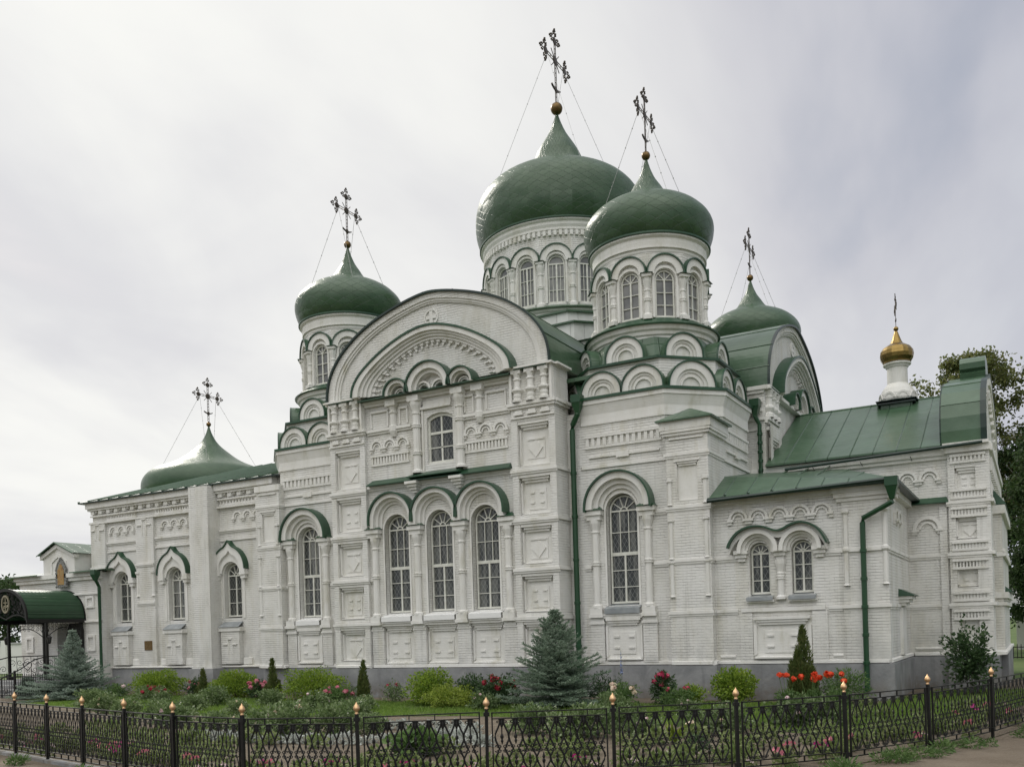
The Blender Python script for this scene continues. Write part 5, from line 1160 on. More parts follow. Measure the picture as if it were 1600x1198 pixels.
def build_canopy():
    c=canopy; fr=F(0,0,-90); hw=1.42; zf=2.52; za=1.30
    prof=[(hw*cos(R(180-180*i/20)),zf+za*sin(R(180-180*i/20))**.9) for i in range(21)]
    rf=MB(); rf.sheet(fr,prof,-.05,2.62,0); rf.sheet(fr,[(u*.985,z-.03) for u,z in prof],-.05,2.6,0)
    rf.build('roof','canopy_metal',c)
    fa=MB(); fa.ring(fr,offs(prof,.03),offs(prof,-.09),2.58,2.66,0,True); fa.ring(fr,offs(prof,.03),offs(prof,-.05),-.06,-.0,0,True)
    for s in(-1,1): fa.box(fr,s*hw-.04,s*hw+.04,zf-.14,zf+.02,-.05,2.64)
    # ornamental front: scalloped lower edge, scrollwork filling
    low=[(-hw,zf)]+[(hw*(-1+2*i/24),zf+.02+.17*abs(sin(2*pi*i/24))) for i in range(1,24)]+[(hw,zf)]
    fa.ring(fr,[(u,z+.05) for u,z in low],low,2.58,2.64,0,True)
    r2=random.Random(3)
    for i in range(150):
        u=r2.uniform(-hw*.92,hw*.92); zt=zf+za*math.sqrt(max(0,1-(u/hw)**2)); z=r2.uniform(zf+.2,zt-.08) if zt-.08>zf+.2 else zf+.15
        if (u/.28)**2+((z-zf-.68)/.42)**2<1: continue
        scroll(fa,lambda a,b:fr.P(a,b,2.61),u,z,r2.uniform(.07,.13),r2.uniform(0,6),1.3,t=.011,sg=r2.choice((-1,1)))
    fa.build('fascia','iron_black',c)
    em=MB(); em.ring(fr,arc(0,zf+.68,.26,20,180,-180,1.45),arc(0,zf+.68,.215,20,180,-180,1.45),2.60,2.66,0,True)
    em.tube([fr.P(0,zf+.36,2.63),fr.P(0,zf+1.02,2.63)],.022,5); em.tube([fr.P(-.14,zf+.74,2.63),fr.P(.14,zf+.74,2.63)],.022,5)
    for s in(-1,1): scroll(em,lambda a,b:fr.P(a,b,2.63),s*.09,zf+.58,.07,0,1.2,t=.016,sg=s)
    em.build('emblem','iron_light',c)
    for s in(-1,1):
        for w in (.1,1.72):
            p=MB(); p.box(fr,s*1.32-.05,s*1.32+.05,0,zf,w-.05,w+.05); p.box(fr,s*1.32-.09,s*1.32+.09,0,.14,w-.09,w+.09); p.box(fr,s*1.32-.07,s*1.32+.07,zf-.5,zf-.42,w-.07,w+.07); p.build('post','iron_black',c)
        b=MB(); fs=F(s*1.32,0,0); P=lambda a,z:fs.P(-a,z,0)
        b.tube([P(.1,zf-.1),P(1.72,zf-.1)],.02,4); b.tube([P(.1+1.62*i/12,zf-.75+.42*sin(pi*i/12)) for i in range(13)],.018,4)
        for i in range(16): scroll(b,P,.2+1.45*(i%8)/7,zf-.2-.16*(i//8),.09,i*.9,1.25,t=.011,sg=1 if i%2 else -1)
        b.build('bracket','iron_black',c)
        rl=MB(); rl.tube([P(.1,.98),P(1.72,.98)],.024,4); rl.tube([P(.1,.12),P(1.72,.12)],.018,4)
        for i in range(9): scroll(rl,P,.25+1.35*(i%5)/4,.72-.34*(i//5),.15,i*1.1,1.3,t=.012,sg=1 if i%2 else -1)
        for i in range(6): rl.tube([P(.1+1.62*i/5,.12),P(.1+1.62*i/5,.98)],.012,4)
        # heart-shaped panel in the middle of the balustrade
        rl.tube([P(.91+.2*math.sin(a)**3,.56+.014*(13*cos(a)-5*cos(2*a)-2*cos(3*a)-cos(4*a))) for a in [2*pi*k/20 for k in range(21)]],.018,4)
        rl.build('balustrade','iron_black',c)
        # sloping stair rail
        st=MB(); st.tube([P(1.72,.98),P(2.3,.86),P(2.9,.5),P(3.7,.18)],.024,4); st.tube([P(3.7,.18),P(3.7,-.6)],.024,4); st.tube([P(1.72,.2),P(3.7,-.5)],.016,4)
        for i in range(5): scroll(st,P,2.0+.38*i,.45-.2*i,.15,i,1.3,t=.012)
        st.build('stair_rail','iron_black',c)
        ln=MB(); q=fs.P(-1.72,0,.16 if s>0 else -.16); z0=zf-1.02
        ln.lathe(q[0],q[1],[(.02,z0),(.07,z0+.02),(.11,z0+.26),(.13,z0+.27),(.03,z0+.36),(.0,z0+.40)],6); ln.tube([(q[0],q[1],z0+.38),(q[0]-.16*s,q[1],z0+.45)],.014,4)
        l=ln.build('lantern','iron_black',c)
        gl=MB(); gl.lathe(q[0],q[1],[(.062,z0+.03),(.098,z0+.25)],6,ph=.5); gl.build('lantern_glass','drum_glass',l)
build_canopy()

# ================================================================== GROUND (setting)
def sheet(name,pts,z,m,kind='structure'):
    mb=MB(); mb.face([(x,y,z) for x,y in pts]); o=mb.build(name,m); o['kind']=kind; return o
sheet('ground',[(-900,-900),(900,-900),(900,900),(-900,900)],-.03,'far_ground')
FP=[(-8.0,-21.6),(-6.4,-22.1),(-4.9,-22.6),(-3.35,-22.95),(-1.8,-23.3),(-.27,-23.64),(1.23,-23.98),(2.64,-24.27),(4.18,-24.62),(5.74,-24.98),(7.26,-25.10),(8.86,-24.62),(10.24,-23.62),(11.70,-22.71),(13.08,-21.63),(14.27,-20.21),(15.22,-18.45),(16.01,-16.34),(16.55,-14.2),(16.9,-12.1),(17.1,-10.0)]
inner=[(x,y) for x,y in FP]
sheet('flower_bed',inner+[(17.3,-6),(17.3,0),(-30,0),(-30,-14)],.0,'soil')
sheet('path',[(p[0]+.0,p[1]) for p in FP]+[(22,-6),(60,-6),(60,-60),(-60,-60),(-60,-14),(-22,-14.5)],-.012,'sandy_path')
LAWN=[(-16,-14.2),(-9,-15.6),(-3,-16.4),(1.5,-15.6),(4.2,-14.9),(7.0,-15.0),(9.8,-15.6),(12.0,-16.2),(13.6,-16.9),(14.6,-16.6),(15.6,-13.6),(16.6,-9.),(16.8,-4.5),(14.2,-5.6),(13.2,-9.9),(9,-10.2),(4.6,-11.4),(-4.6,-11.2),(-8.5,-10.6),(-19,-9.6)]
sheet('lawn',LAWN,.006,'lawn')
def inpoly(x,y,P):
    c=False; n=len(P)
    for i in range(n):
        x1,y1=P[i]; x2,y2=P[(i+1)%n]
        if (y1>y)!=(y2>y) and x<(x2-x1)*(y-y1)/(y2-y1)+x1: c=not c
    return c
def grass(n,P,h0,h1,seed):
    r=random.Random(seed); mb=MB(); xs=[p[0] for p in P]; ys=[p[1] for p in P]; k=0
    while k<n:
        x=r.uniform(max(-14,min(xs)),max(xs)); y=r.uniform(min(ys),max(ys))
        if not inpoly(x,y,P): continue
        if noise.noise(Vector((x*.9,y*.9,1.7)))<-.28 and r.random()<.8: continue
        k+=1; h=r.uniform(h0,h1)*(1+.7*noise.noise(Vector((x*.5,y*.5,0)))); a=r.uniform(0,pi); w=.011; l=r.uniform(-.6,.6)*h; b=r.uniform(-.6,.6)*h
        dx,dy=cos(a)*w,sin(a)*w
        mb.add([(x-dx,y-dy,.0),(x+dx,y+dy,.0),(x+l,y+b,h)],[(0,1,2)])
    return mb.build('grass','grass_blade')
g=grass(60000,LAWN,.05,.11,5); tag(g,'short green lawn grass between the flower beds',None,None,'stuff')

# ------------------------------------------------------------------ iron fence
def fence_panel():
    """unit-length ornamental panel: double rails, hanging and standing spikes, paired S-bars and scrolls"""
    mb=MB(); P=lambda u,z,w=0.:(u,-w,z); fr=F(0,0,-90); N=8; p=.86/N; u0=.07
    for z,h in ((1.005,.016),(.925,.014),(.185,.014),(.105,.016)): mb.box(fr,.045,.955,z-h/2,z+h/2,-.012,.012)
    for u in (.05,.95): mb.box(fr,u-.0055,u+.0055,.10,1.01,-.012,.012)
    for i in range(4):
        for a,b in ((.925,1.005),(.105,.185)): mb.box(fr,.2+.2*i-.004,.2+.2*i+.004,a,b,-.010,.010)
    for i in range(N):
        u=u0+p*(i+.5)
        q=fr.P(u,0,0)
        mb.lathe(q[0],q[1],[(.004,.92),(.012,.87),(.012,.83),(.005,.80),(.005,.72),(.013,.69),(.013,.665),(.006,.65),(.011,.625),(.002,.575)],6)
        mb.lathe(q[0],q[1],[(.005,.19),(.005,.30),(.013,.33),(.013,.355),(.006,.37),(.012,.395),(.002,.46)],6)
        for s in(-1,1):
            pth=[(.10,.918),(.14,.86),(.30,.79),(.46,.73),(.50,.675),(.44,.62),(.30,.565),(.20,.52),(.30,.47),(.45,.42),(.50,.375),(.42,.32),(.24,.26),(.12,.20)]
            mb.tube([P(u+s*k*p,z) for k,z in pth],.0078,4)
            scroll(mb,P,u+s*.24*p,.885,.026,pi/2,1.2,t=.0058,n=9,sg=s)
            scroll(mb,P,u+s*.27*p,.232,.024,-pi/2,1.2,t=.0058,n=9,sg=-s)
            for zz,sg in ((.548,1),(.492,-1)): scroll(mb,P,u+s*.26*p,zz,.027,0 if s>0 else pi,1.25,t=.0062,n=10,sg=sg*s)
    return mb
fence=thing('fence','black wrought-iron garden fence with gold onion finials along the front of the flower beds','fence',(0,0,0))
pm=fence_panel().build('panel','iron_black',fence)
mbp=MB(); mbp.box(F(0,0,-90),-.022,.022,-.1,1.06,-.022,.022); mbp.box(F(0,0,-90),-.04,.04,.96,1.01,-.03,.03); mbp.box(F(0,0,-90),-.04,.04,.12,.18,-.03,.03)
po=mbp.build('post','iron_black',fence)
mbf=MB(); mbf.lathe(0,0,[(.024,1.055),(.026,1.07),(.018,1.08),(.020,1.09),(.038,1.108),(.045,1.126),(.043,1.146),(.030,1.172),(.015,1.19),(.006,1.21),(.001,1.22)],14)
fi=mbf.build('finial','finial_gold',po,smooth=True)
r3=random.Random(11)
def place_fence(FP,root,pm,po,fi,first=True):
    for i,(x,y) in enumerate(FP):
        a=FP[max(0,i-1)]; b=FP[min(len(FP)-1,i+1)]; an=math.atan2(b[1]-a[1],b[0]-a[0])
        if i==0 and first: p=po
        else:
            p=po.copy(); COL.objects.link(p); p.parent=root; f=fi.copy(); COL.objects.link(f); f.parent=p
        p.location=(x,y,0); p.rotation_euler=(R(r3.uniform(-.8,.8)),R(r3.uniform(-.8,.8)),an)
        if i<len(FP)-1:
            q=pm if (i==0 and first) else pm.copy()
            if q is not pm: COL.objects.link(q); q.parent=root
            dx,dy=FP[i+1][0]-x,FP[i+1][1]-y; L=math.hypot(dx,dy)
            q.location=(x,y,r3.uniform(-.006,.006)); q.scale=(L,1,1); q.rotation_euler=(0,R(r3.uniform(-.25,.25)),math.atan2(dy,dx))
place_fence(FP,fence,pm,po,fi)
def kerb():
    mb=MB()
    for i in range(0,12):
        (x0,y0),(x1,y1)=FP[i],FP[i+1]; an=math.degrees(math.atan2(y1-y0,x1-x0))-90; L=math.hypot(x1-x0,y1-y0); f=F(x0,y0,an); mb.box(f,.0,L-.006,-.1,.055,-.06,.07,0,.012)
    o=mb.build('kerb','grey_plinth'); o['kind']='structure'
kerb()
fence2=thing('railing','short black iron railing with pointed bars in front of the porch steps','railing',(0,0,0))
def railing():
    P0=[(-21.8,-13.6),(-19.6,-13.3),(-17.4,-13.0),(-15.4,-12.7)]
    for i in range(3):
        (x0,y0),(x1,y1)=P0[i],P0[i+1]; L=math.hypot(x1-x0,y1-y0); f=F(x0,y0,math.degrees(math.atan2(y1-y0,x1-x0))-90); mb=MB()
        for z in (.2,.78,.88): mb.box(f,0,L,z-.012,z+.012,-.012,.012)
        for k in range(18): u=L*(k+.5)/18; mb.tube([f.P(u,.2),f.P(u,.98)],.012,4); mb.ball(f.P(u,.99),.022,0,6)
        mb.build('panel','iron_black',fence2)
        mb=MB(); mb.box(f,-.03,.03,-.1,1.08,-.03,.03); mb.ball(f.P(0,1.1),.05,0,8); mb.build('post','iron_black',fence2)
railing()

# ------------------------------------------------------------------ plants
def rv(r): 
    while True:
        v=Vector((r.uniform(-1,1),r.uniform(-1,1),r.uniform(-1,1)))
        if .01<v.length<1: return v.normalized()
def leaf(mb,p,d,L,w,r,m=0,fold=.25):
    d=d.normalized(); s=d.cross(rv(r)); 
    if s.length<.05: return
    s.normalize(); n=d.cross(s)
    a=p+d*(L*.45)+n*(fold*w)
    mb.add([tuple(p),tuple(a+s*w*.5),tuple(p+d*L),tuple(a-s*w*.5)],[(0,1,2,3)],m)
def bush_mb(seed,rx,rz,n,ls,lw,lump=.28,base=.0,flat=.0,zc=.48,sparse=0.):
    r=random.Random(seed); mb=MB(); off=Vector((seed*1.37,seed*.71,0)); k=0
    while k<n:
        v=rv(r); q=r.random()**.45
        rad=1+lump*1.6*noise.noise(v*1.9+off)
        if sparse and noise.noise(v*2.6+off*2+Vector((q*1.5,0,0)))<-sparse: 
            if r.random()<.85: continue
        p=Vector((v.x*rx*rad*q,v.y*rx*rad*q,base+rz*(zc+v.z*.52*rad*q)))
        if p.z<.02: continue
        d=(v*.8+rv(r)*.8+Vector((0,0,.25)))
        leaf(mb,p,d,ls*r.uniform(.6,1.25),lw*r.uniform(.7,1.2),r); k+=1
    return mb
def stems(mb,seed,rx,h,n,t=.010,m=0):
    r=random.Random(seed)
    for i in range(n):
        a=r.uniform(0,2*pi); l=r.uniform(.2,.8)*rx; z=h*r.uniform(.6,.9)
        mb.tube([(0+.04*cos(a),.04*sin(a),-.03),(l*.5*cos(a),l*.5*sin(a),z*.55),(l*cos(a),l*sin(a),z)],t,4,m,t*.5)
def bloom(mb,c,r0,r,n=16,m=0,open_=.4):
    c=Vector(c)
    for i in range(n):
        v=rv(r); v.z=v.z*.8+open_; v.normalize(); t=v.cross(rv(r)).normalized()
        s=v.cross(t); p=c+v*r0*r.uniform(.35,.8); w=r0*.62
        mb.add([tuple(p-t*w-s*w*.6),tuple(p+t*w-s*w*.6),tuple(p+t*w*.8+s*w*.8+v*r0*.2),tuple(p-t*w*.8+s*w*.8+v*r0*.2)],[(0,1,2,3)],m)
def dup(root,loc,rz,sc=1.,label=None,group=None):
    o=root.copy(); COL.objects.link(o); o.location=loc; o.rotation_euler=(0,0,rz); o.scale=(sc,sc,sc)
    if label: o['label']=label
    if group: o['group']=group
    for ch in list(root.children):
        c=ch.copy(); COL.objects.link(c); c.parent=o
        for g in ch.children: d=g.copy(); COL.objects.link(d); d.parent=c
    return o
def plant(name,label,cat,loc,parts,group=None,rz=0.):
    """an Empty at the foot of the plant and one mesh per part"""
    o=thing(name,label,cat,loc,group); o.rotation_euler=(0,0,rz)
    for n,mb,m in parts: mb.build(n,m,o)
    return o
def spruce(name,label,loc,h,w,seed,mt,low=.04,pw=.8,slim=0.):
    r=random.Random(seed); nd=MB(); tr=MB(); tr.tube([(0,0,-.05),(0,0,h*.96)],.055*h/2.5,6,0,.008)
    nl=int(13+h*4)
    def brush(p,d,L):
        k=int(10+L*46)
        for i in range(k):
            q=p+d*(L*i/k); v=rv(r); v=(d*.75+(v-d*v.dot(d))*.8).normalized(); ll=.052*r.uniform(.7,1.2)
            s=v.cross(rv(r)).normalized()*.0095
            nd.add([tuple(q-s),tuple(q+s),tuple(q+v*ll+s*.3),tuple(q+v*ll-s*.3)],[(0,1,2,3)])
    for i in range(nl):
        f=i/(nl-1); z=h*(low+(.93-low)*f)
        Lm=w/2*((1-f)**pw)*(1-slim*math.exp(-((f-.55)/.18)**2))+.05
        nb=int(6+5*(1-f)); a0=r.uniform(0,6)
        for b in range(nb):
            a=a0+2*pi*b/nb+r.uniform(-.25,.25); L=Lm*r.uniform(.58,1.25); up=.10+.55*f+r.uniform(-.1,.1)
            d=Vector((cos(a),sin(a),0)); P=[]
            for k in range(6):
                q=k/5; P.append(Vector((0,0,z))+d*(L*q)+Vector((0,0,L*(up*q-.25*(1-f)*q*q+.16*q*q*q))))
            tr.tube(P,.012,3,0,.004)
            ns=max(2,int(L/.085))
            for k in range(ns):
                q=(k+.6)/ns
                x=q*5; j=min(4,int(x)); p=P[j].lerp(P[j+1],x-j); t=(P[j+1]-P[j]).normalized(); side=Vector((-sin(a),cos(a),0))
                tl=.10+.24*(1-q)*min(1,L/.6)+.03
                for s in(-1,1):
                    dd=(t*.75+side*s*.85+Vector((0,0,r.uniform(-.12,.22)))).normalized(); brush(p,dd,tl*r.uniform(.75,1.15))
                if r.random()<.6: brush(p,(t+Vector((0,0,.6))).normalized(),.10)
            brush(P[-2],(P[-1]-P[-2]).normalized(),(P[-1]-P[-2]).length+.06)
    brush(Vector((0,0,h*.84)),Vector((0,0,1)),h*.16)
    for k in range(5): a=k*1.26; brush(Vector((0,0,h*.955)),Vector((cos(a),sin(a),.5)).normalized(),.11)
    return plant(name,label,'spruce',loc,[('foliage',nd,mt),('trunk',tr,'bark')])
spruce('spruce_tree','tall grey-green spruce standing in the middle of the garden before the downpipe',(5.51,-12.32,0),2.68,2.9,3,'spruce_dark',.03,1.0)
spruce('spruce_tree','wide blue spruce beside the porch with a thin pale leader',(-15.0,-12.2,0),2.66,3.5,9,'spruce_needles',.02,1.35,.25)
spruce('spruce_tree','knee-high young blue spruce left of the wide one, near the railing',(-17.57,-12.4,0),.80,.75,14,'spruce_needles',.05,.8)
def thuja(label,loc,h,w,seed,np_=9):
    r=random.Random(seed); mb=MB(); tr=MB(); tr.tube([(0,0,-.03),(0,0,h*.8)],.03,5,0,.006)
    pl=[(Vector((0,0,0)),Vector((r.uniform(-.02,.02),r.uniform(-.02,.02),h)),w*.30)]
    for i in range(np_):
        a=i*2.4+r.uniform(-.4,.4); q=r.uniform(.35,1.)*w*.42; hh=h*r.uniform(.36,.84)*(1.08-.45*q/(w*.42))
        pl.append((Vector((q*.5*cos(a),q*.5*sin(a),h*.02)),Vector((q*cos(a)*.9,q*sin(a)*.9,hh)),w*r.uniform(.17,.26)))
    for c0,c1,rr in pl:
        L=(c1-c0).length
        for k in range(int(1500*L*(rr+.05)*3.2)):
            f=r.random()**1.1; prof=min(1,.35+f*2.2)*(1-f)**.62
            v=rv(r); v.z*=.5; p=c0.lerp(c1,f)+v*rr*prof*1.35*(r.random()**.45)
            leaf(mb,p,Vector((v.x*.45,v.y*.45,1.))+rv(r)*.4,.085*r.uniform(.6,1.4),.028,r)
        for k in range(6): leaf(mb,c1-Vector((0,0,.05*r.random())),Vector((0,0,1))+rv(r)*.35,.10,.02,r)
    return plant('thuja',label,'thuja',loc,[('foliage',mb,'thuja_leaf'),('trunk',tr,'bark')])
thuja('largest thuja, pointed and bronze-green, before the annex windows',(11.54,-10.3,0),1.95,.98,21,13)
thuja('slim thuja in front of the grey plinth between two yellow-green bushes',(-5.63,-11.4,0),1.36,.64,22,8)
thuja('thuja with a straggly open top before the left pier of the gabled front',(-1.79,-11.4,0),1.26,.62,23,8)
thuja('small dark thuja nearest to the wall buttress of the long wing',(-9.2,-11.2,0),1.02,.66,24,8)
def bush(label,loc,rx,h,n,ls,lw,mt,seed,name='bush',cat='bush',**k):
    mb=bush_mb(seed,rx,h,n,ls,lw,**k); st=MB(); stems(st,seed,rx*.8,h,7)
    return plant(name,label,cat,loc,[('foliage',mb,mt),('stem',st,'bark')])
bush('wide flat-topped bush, dark below and yellow on top, near the bronze plaque',(-12.3,-10.6,0),.98,1.02,5200,.085,.05,'yellow_leaf',31,lump=.35)
bush('dense rounded green bush between the two small thujas of the long wing',(-8.0,-10.8,0),.84,.96,4800,.08,.05,'yellow_leaf',32,lump=.2)
bush('broad yellow-green bush behind roses, left of the straggly thuja',(-4.3,-10.9,0),1.05,1.0,5200,.085,.05,'yellow_leaf',33,lump=.38)
bush('round golden-green bush under the middle of the triple window',(1.35,-12.2,0),.66,1.0,3600,.085,.055,'yellow_leaf',34,lump=.3)
bush('low lime-yellow bush spreading at the foot of the round golden-green one',(2.49,-12.9,0),.72,.60,3200,.07,.045,'lime_leaf',35,lump=.4)
bush('rounded yellow-green bush at the corner of the low annex',(9.71,-10.2,0),.56,.92,3400,.085,.055,'yellow_leaf',36,lump=.25)
bush('little loose green-yellow bush left of the one at the annex corner',(8.75,-10.9,0),.34,.52,1200,.08,.045,'yellow_leaf',37,lump=.4)
bush('dark glossy shrub with an open leaning crown at the altar corner',(15.15,-6.6,0),.60,1.80,2300,.115,.075,'dark_leaf',38,'shrub','shrub',lump=.75,sparse=.02,zc=.5)
bush('loose leafy plant with buds before the right downpipe',(12.57,-10.5,0),.62,.86,2000,.10,.03,'green_leaf',39,'peony','peony',lump=.4,sparse=.15)
bush('dark budding peony left of the deep red one under the triple window',(2.15,-11.3,0),.50,.78,1700,.10,.04,'dark_leaf',40,'peony','peony',lump=.35)
bush('dark ragged shrub tucked against the right side of the tall spruce',(6.75,-11.6,0),.50,.80,1500,.09,.03,'dark_leaf',41,'shrub','shrub',lump=.5,sparse=.1)
def flowering(name,label,cat,loc,rx,h,nl,ls,lw,lm,nf,fr_,fm,seed,top=.55,group=None,sparse=.1,nb=16,spread=1.):
    r=random.Random(seed); mb=bush_mb(seed,rx,h*.92,nl,ls,lw,lump=.4,sparse=sparse); st=MB(); stems(st,seed,rx*.8,h*.9,8,.008); parts=[('foliage',mb,lm),('stem',st,'green_leaf')]
    o=plant(name,label,cat,loc,parts,group)
    for i in range(nf):
        f=MB(); a=r.uniform(0,2*pi); q=r.random()**.5*rx*.85*spread; z=h*(top+(1.02-top)*r.random())*(1-.25*(q/rx)**2)
        bloom(f,(q*cos(a),q*sin(a),z),fr_*r.uniform(.8,1.15),r,nb); f.build('flower',fm,o)
    return o
flowering('peony','large peony covered in deep red blooms left of the tall spruce','peony',(3.45,-11.9,0),.58,.88,2000,.11,.045,'dark_leaf',15,.075,'petal_red',51)
flowering('peony','low peony with dark red blooms below the wide flat-topped bush','peony',(-10.3,-12.5,0),.60,.55,1500,.10,.04,'rose_leaf',12,.065,'petal_red',52)
flowering('peony','upright peony with a heap of rose-pink blooms right of the tall spruce','peony',(8.0,-10.9,0),.32,.92,1400,.10,.04,'dark_leaf',11,.075,'petal_rose',53,.62)
flowering('peony','peony with pale pink blooms behind the slim thuja','peony',(-6.75,-10.9,0),.40,.66,1100,.10,.04,'dark_leaf',9,.085,'petal_pink',54)
flowering('peony','low peony with pink and crimson blooms before the straggly thuja','peony',(-2.15,-12.2,0),.55,.55,1400,.10,.04,'green_leaf',9,.075,'petal_pink',55)
flowering('peony','peony with a few dark pink blooms at the foot of the wall buttress','peony',(-10.1,-10.7,0),.42,.70,1100,.10,.04,'dark_leaf',8,.06,'petal_pink',56)
flowering('rose_bush','single pale rose bush at the left end of the grey plinth','rose',(-13.3,-11.6,0),.40,.62,900,.07,.045,'green_leaf',2,.085,'petal_blush',57,.8)
flowering('rose_bush','cream rose bush directly right of the tall spruce behind the fence','rose',(7.3,-12.2,0),.45,.66,1100,.07,.045,'green_leaf',7,.07,'petal_cream',58,.5)
flowering('rose_bush','sparse rose bush with three pink blooms before the left bush of the annex corner','rose',(8.65,-11.6,0),.42,.55,1000,.07,.045,'green_leaf',3,.075,'petal_rose',59,.7)
flowering('rose_bush','thin rose bush reaching up with one magenta bloom left of the golden-green bush','rose',(-.35,-11.7,0),.42,.70,800,.06,.04,'rose_leaf',2,.06,'petal_rose',60,.8)
def poppy(label,loc,n,seed):
    r=random.Random(seed); lf=bush_mb(seed,.26,.42,500,.12,.03); st=MB(); o=None; fl=[]
    for i in range(n):
        a=r.uniform(0,2*pi); q=r.random()**.5*.26; z=r.uniform(.60,.80); st.tube([(q*.3*cos(a),q*.3*sin(a),0),(q*.7*cos(a),q*.7*sin(a),z*.6),(q*cos(a),q*sin(a),z)],.007,4); f=MB(); bloom(f,(q*cos(a),q*sin(a),z+.03),.075,r,14,0,.3); fl.append(f)
    o=plant('poppy',label,'poppy',loc,[('foliage',lf,'green_leaf'),('stem',st,'green_leaf')])
    for f in fl: f.build('flower','petal_poppy',o)
poppy('left clump of orange-red poppies under the largest thuja',(11.35,-11.3,0),4,61)
poppy('middle and fullest clump of orange-red poppies under the largest thuja',(11.93,-11.35,0),6,62)
poppy('right clump of orange-red poppies, near the annex downpipe',(12.5,-11.3,0),5,63)
def delph(label,loc,h,seed):
    r=random.Random(seed); st=MB(); st.tube([(0,0,0),(.03,0,h*.5),(.01,.02,h)],.008,4,0,.004); lf=bush_mb(seed,.16,.5,260,.10,.04); fl=MB()
    for i in range(40): z=h*r.uniform(.55,.97); fl.add([tuple(Vector((.015,.01,z))+rv(r)*.045*(1.15-z/h)*2 ) for _ in range(4)],[(0,1,2,3)])
    o=plant('delphinium',label,'flower',loc,[('foliage',lf,'green_leaf'),('stem',st,'green_leaf'),('flower',fl,'petal_blue')])
delph('tall pale blue flower spike beside the right flank of the tall spruce',(6.60,-10.5,0),1.45,71)

# rose bushes in the middle of the beds
RG='grey-green rose bushes in the beds behind the fence'
def rose_proto(seed,loc,label,fm,nf,h=.72):
    return flowering('rose_bush',label,'rose',loc,.52,h,1250,.095,.062,'rose_leaf',nf,.05,fm,seed,.55,RG,.12,10)
L0='grey-green rose bush with no open flowers in the bed behind the fence'
ra=rose_proto(81,(2.9,-19.7,0),'grey-green rose bush with a few tiny cream blooms in the bed behind the fence','petal_cream',3)
rb=rose_proto(82,(3.5,-18.9,0),L0,'petal_cream',0,.66); rc=rose_proto(83,(2.1,-19.4,0),'grey-green rose bush with a few tiny pink blooms in the bed behind the fence','petal_blush',3,.62)
LA,LC=ra['label'],rc['label']
rr_=random.Random(17)
for i,(x,y) in enumerate([(4.4,-18.9),(1.2,-19.6),(.2,-19.0),(-1.5,-18.8),(-3.0,-18.2),(-5.2,-17.4),(2.6,-17.3),(.9,-17.5),(7.8,-18.0),(8.6,-18.5),(9.3,-18.2),(10.2,-17.9),(11.0,-17.5),(11.6,-16.9),(9.4,-17.0),(12.2,-15.2),(12.9,-15.0),(-7.4,-16.4),(-9.4,-15.4),(-1.2,-14.2),(-3.6,-13.6),(.5,-14.0),(7.9,-13.6),(9.3,-13.3),(-6.2,-13.4),(-9.2,-13.0),(-12.2,-13.3),(4.0,-13.2),(-5.0,-15.3),(-2.2,-16.4)]):
    src=(rb,ra,rb,rc)[i%4]; dup(src,(x+rr_.uniform(-.2,.2),y+rr_.uniform(-.2,.2),0),rr_.uniform(0,6.3),rr_.uniform(.55,1.02))

# bedding: petunias along the fence, silver edging, leafy clumps
def offset(s,d):
    """point d metres inside the fence at arc fraction s"""
    n=len(FP)-1; x=s*n; i=min(int(x),n-1); q=x-i; a,b=FP[i],FP[i+1]; tx,ty=b[0]-a[0],b[1]-a[1]; l=math.hypot(tx,ty)
    return a[0]+tx*q-ty/l*d, a[1]+ty*q+tx/l*d
def petunia(seed,fm,label,grp):
    r=random.Random(seed); lf=bush_mb(seed,.15,.24,170,.06,.035); fl=MB()
    o=plant('petunia',label,'petunia',(0,0,0),[('foliage',lf,'bedding_leaf')],grp)
    for i in range(4):
        f=MB(); a=r.uniform(0,6.3); q=.12*r.random()**.5; z=r.uniform(.17,.27)
        c=Vector((q*cos(a),q*sin(a),z)); nrm=(Vector((q*cos(a)*2,q*sin(a)*2-.06,.16))).normalized(); t=nrm.cross(Vector((0,0,1.01))).normalized(); b=nrm.cross(t)
        P=[tuple(c+t*.042*cos(k*pi/5)*(1 if k%2 else .84)+b*.042*sin(k*pi/5)*(1 if k%2 else .84)) for k in range(10)]
        f.add([tuple(c-nrm*.02)]+P,[(0,1+k,1+(k+1)%10) for k in range(10)]); f.build('flower',fm,o)
    return o
PET=[petunia(91,'petal_magenta','small magenta petunia clump in the row just inside the fence','magenta petunias along the fence'),petunia(92,'petal_pink','small pink petunia clump in the row just inside the fence','pink petunias along the fence'),petunia(93,'petal_blush','small whitish petunia clump in the row just inside the fence','whitish petunias along the fence')]
used=set()
for i in range(58):
    s=.10+.86*(i+rr_.uniform(-.5,.5))/58; d=rr_.choice((.28,.5,.85,1.1))+rr_.uniform(-.1,.1); x,y=offset(s,d)
    k=rr_.choices((0,1,2),(2,2,4))[0]
    if k in used: o=dup(PET[k],(x,y,0),rr_.uniform(0,6.3),rr_.uniform(.75,1.2))
    else: used.add(k); PET[k].location=(x,y,0)
def silver(seed):
    lf=bush_mb(seed,.12,.17,70,.09,.05); return plant('silver_plant','small silver-leaved edging plant in the curved bed border','bedding plant',(0,0,0),[('foliage',lf,'silver_leaf')],'silver-leaved plants edging the beds')
sp=[silver(101),silver(102)]
SL=[[(1.0,-20.6),(3.3,-20.7),(5.3,-20.3),(6.0,-19.5),(6.45,-18.8),(6.5,-18.1),(6.0,-17.7),(5.3,-17.5),(4.6,-17.8),(3.8,-18.1)],[(7.0,-19.4),(7.3,-19.9),(7.6,-20.5)],[(6.2,-18.9),(7.1,-19.3),(8.2,-20.0)]]
k=0
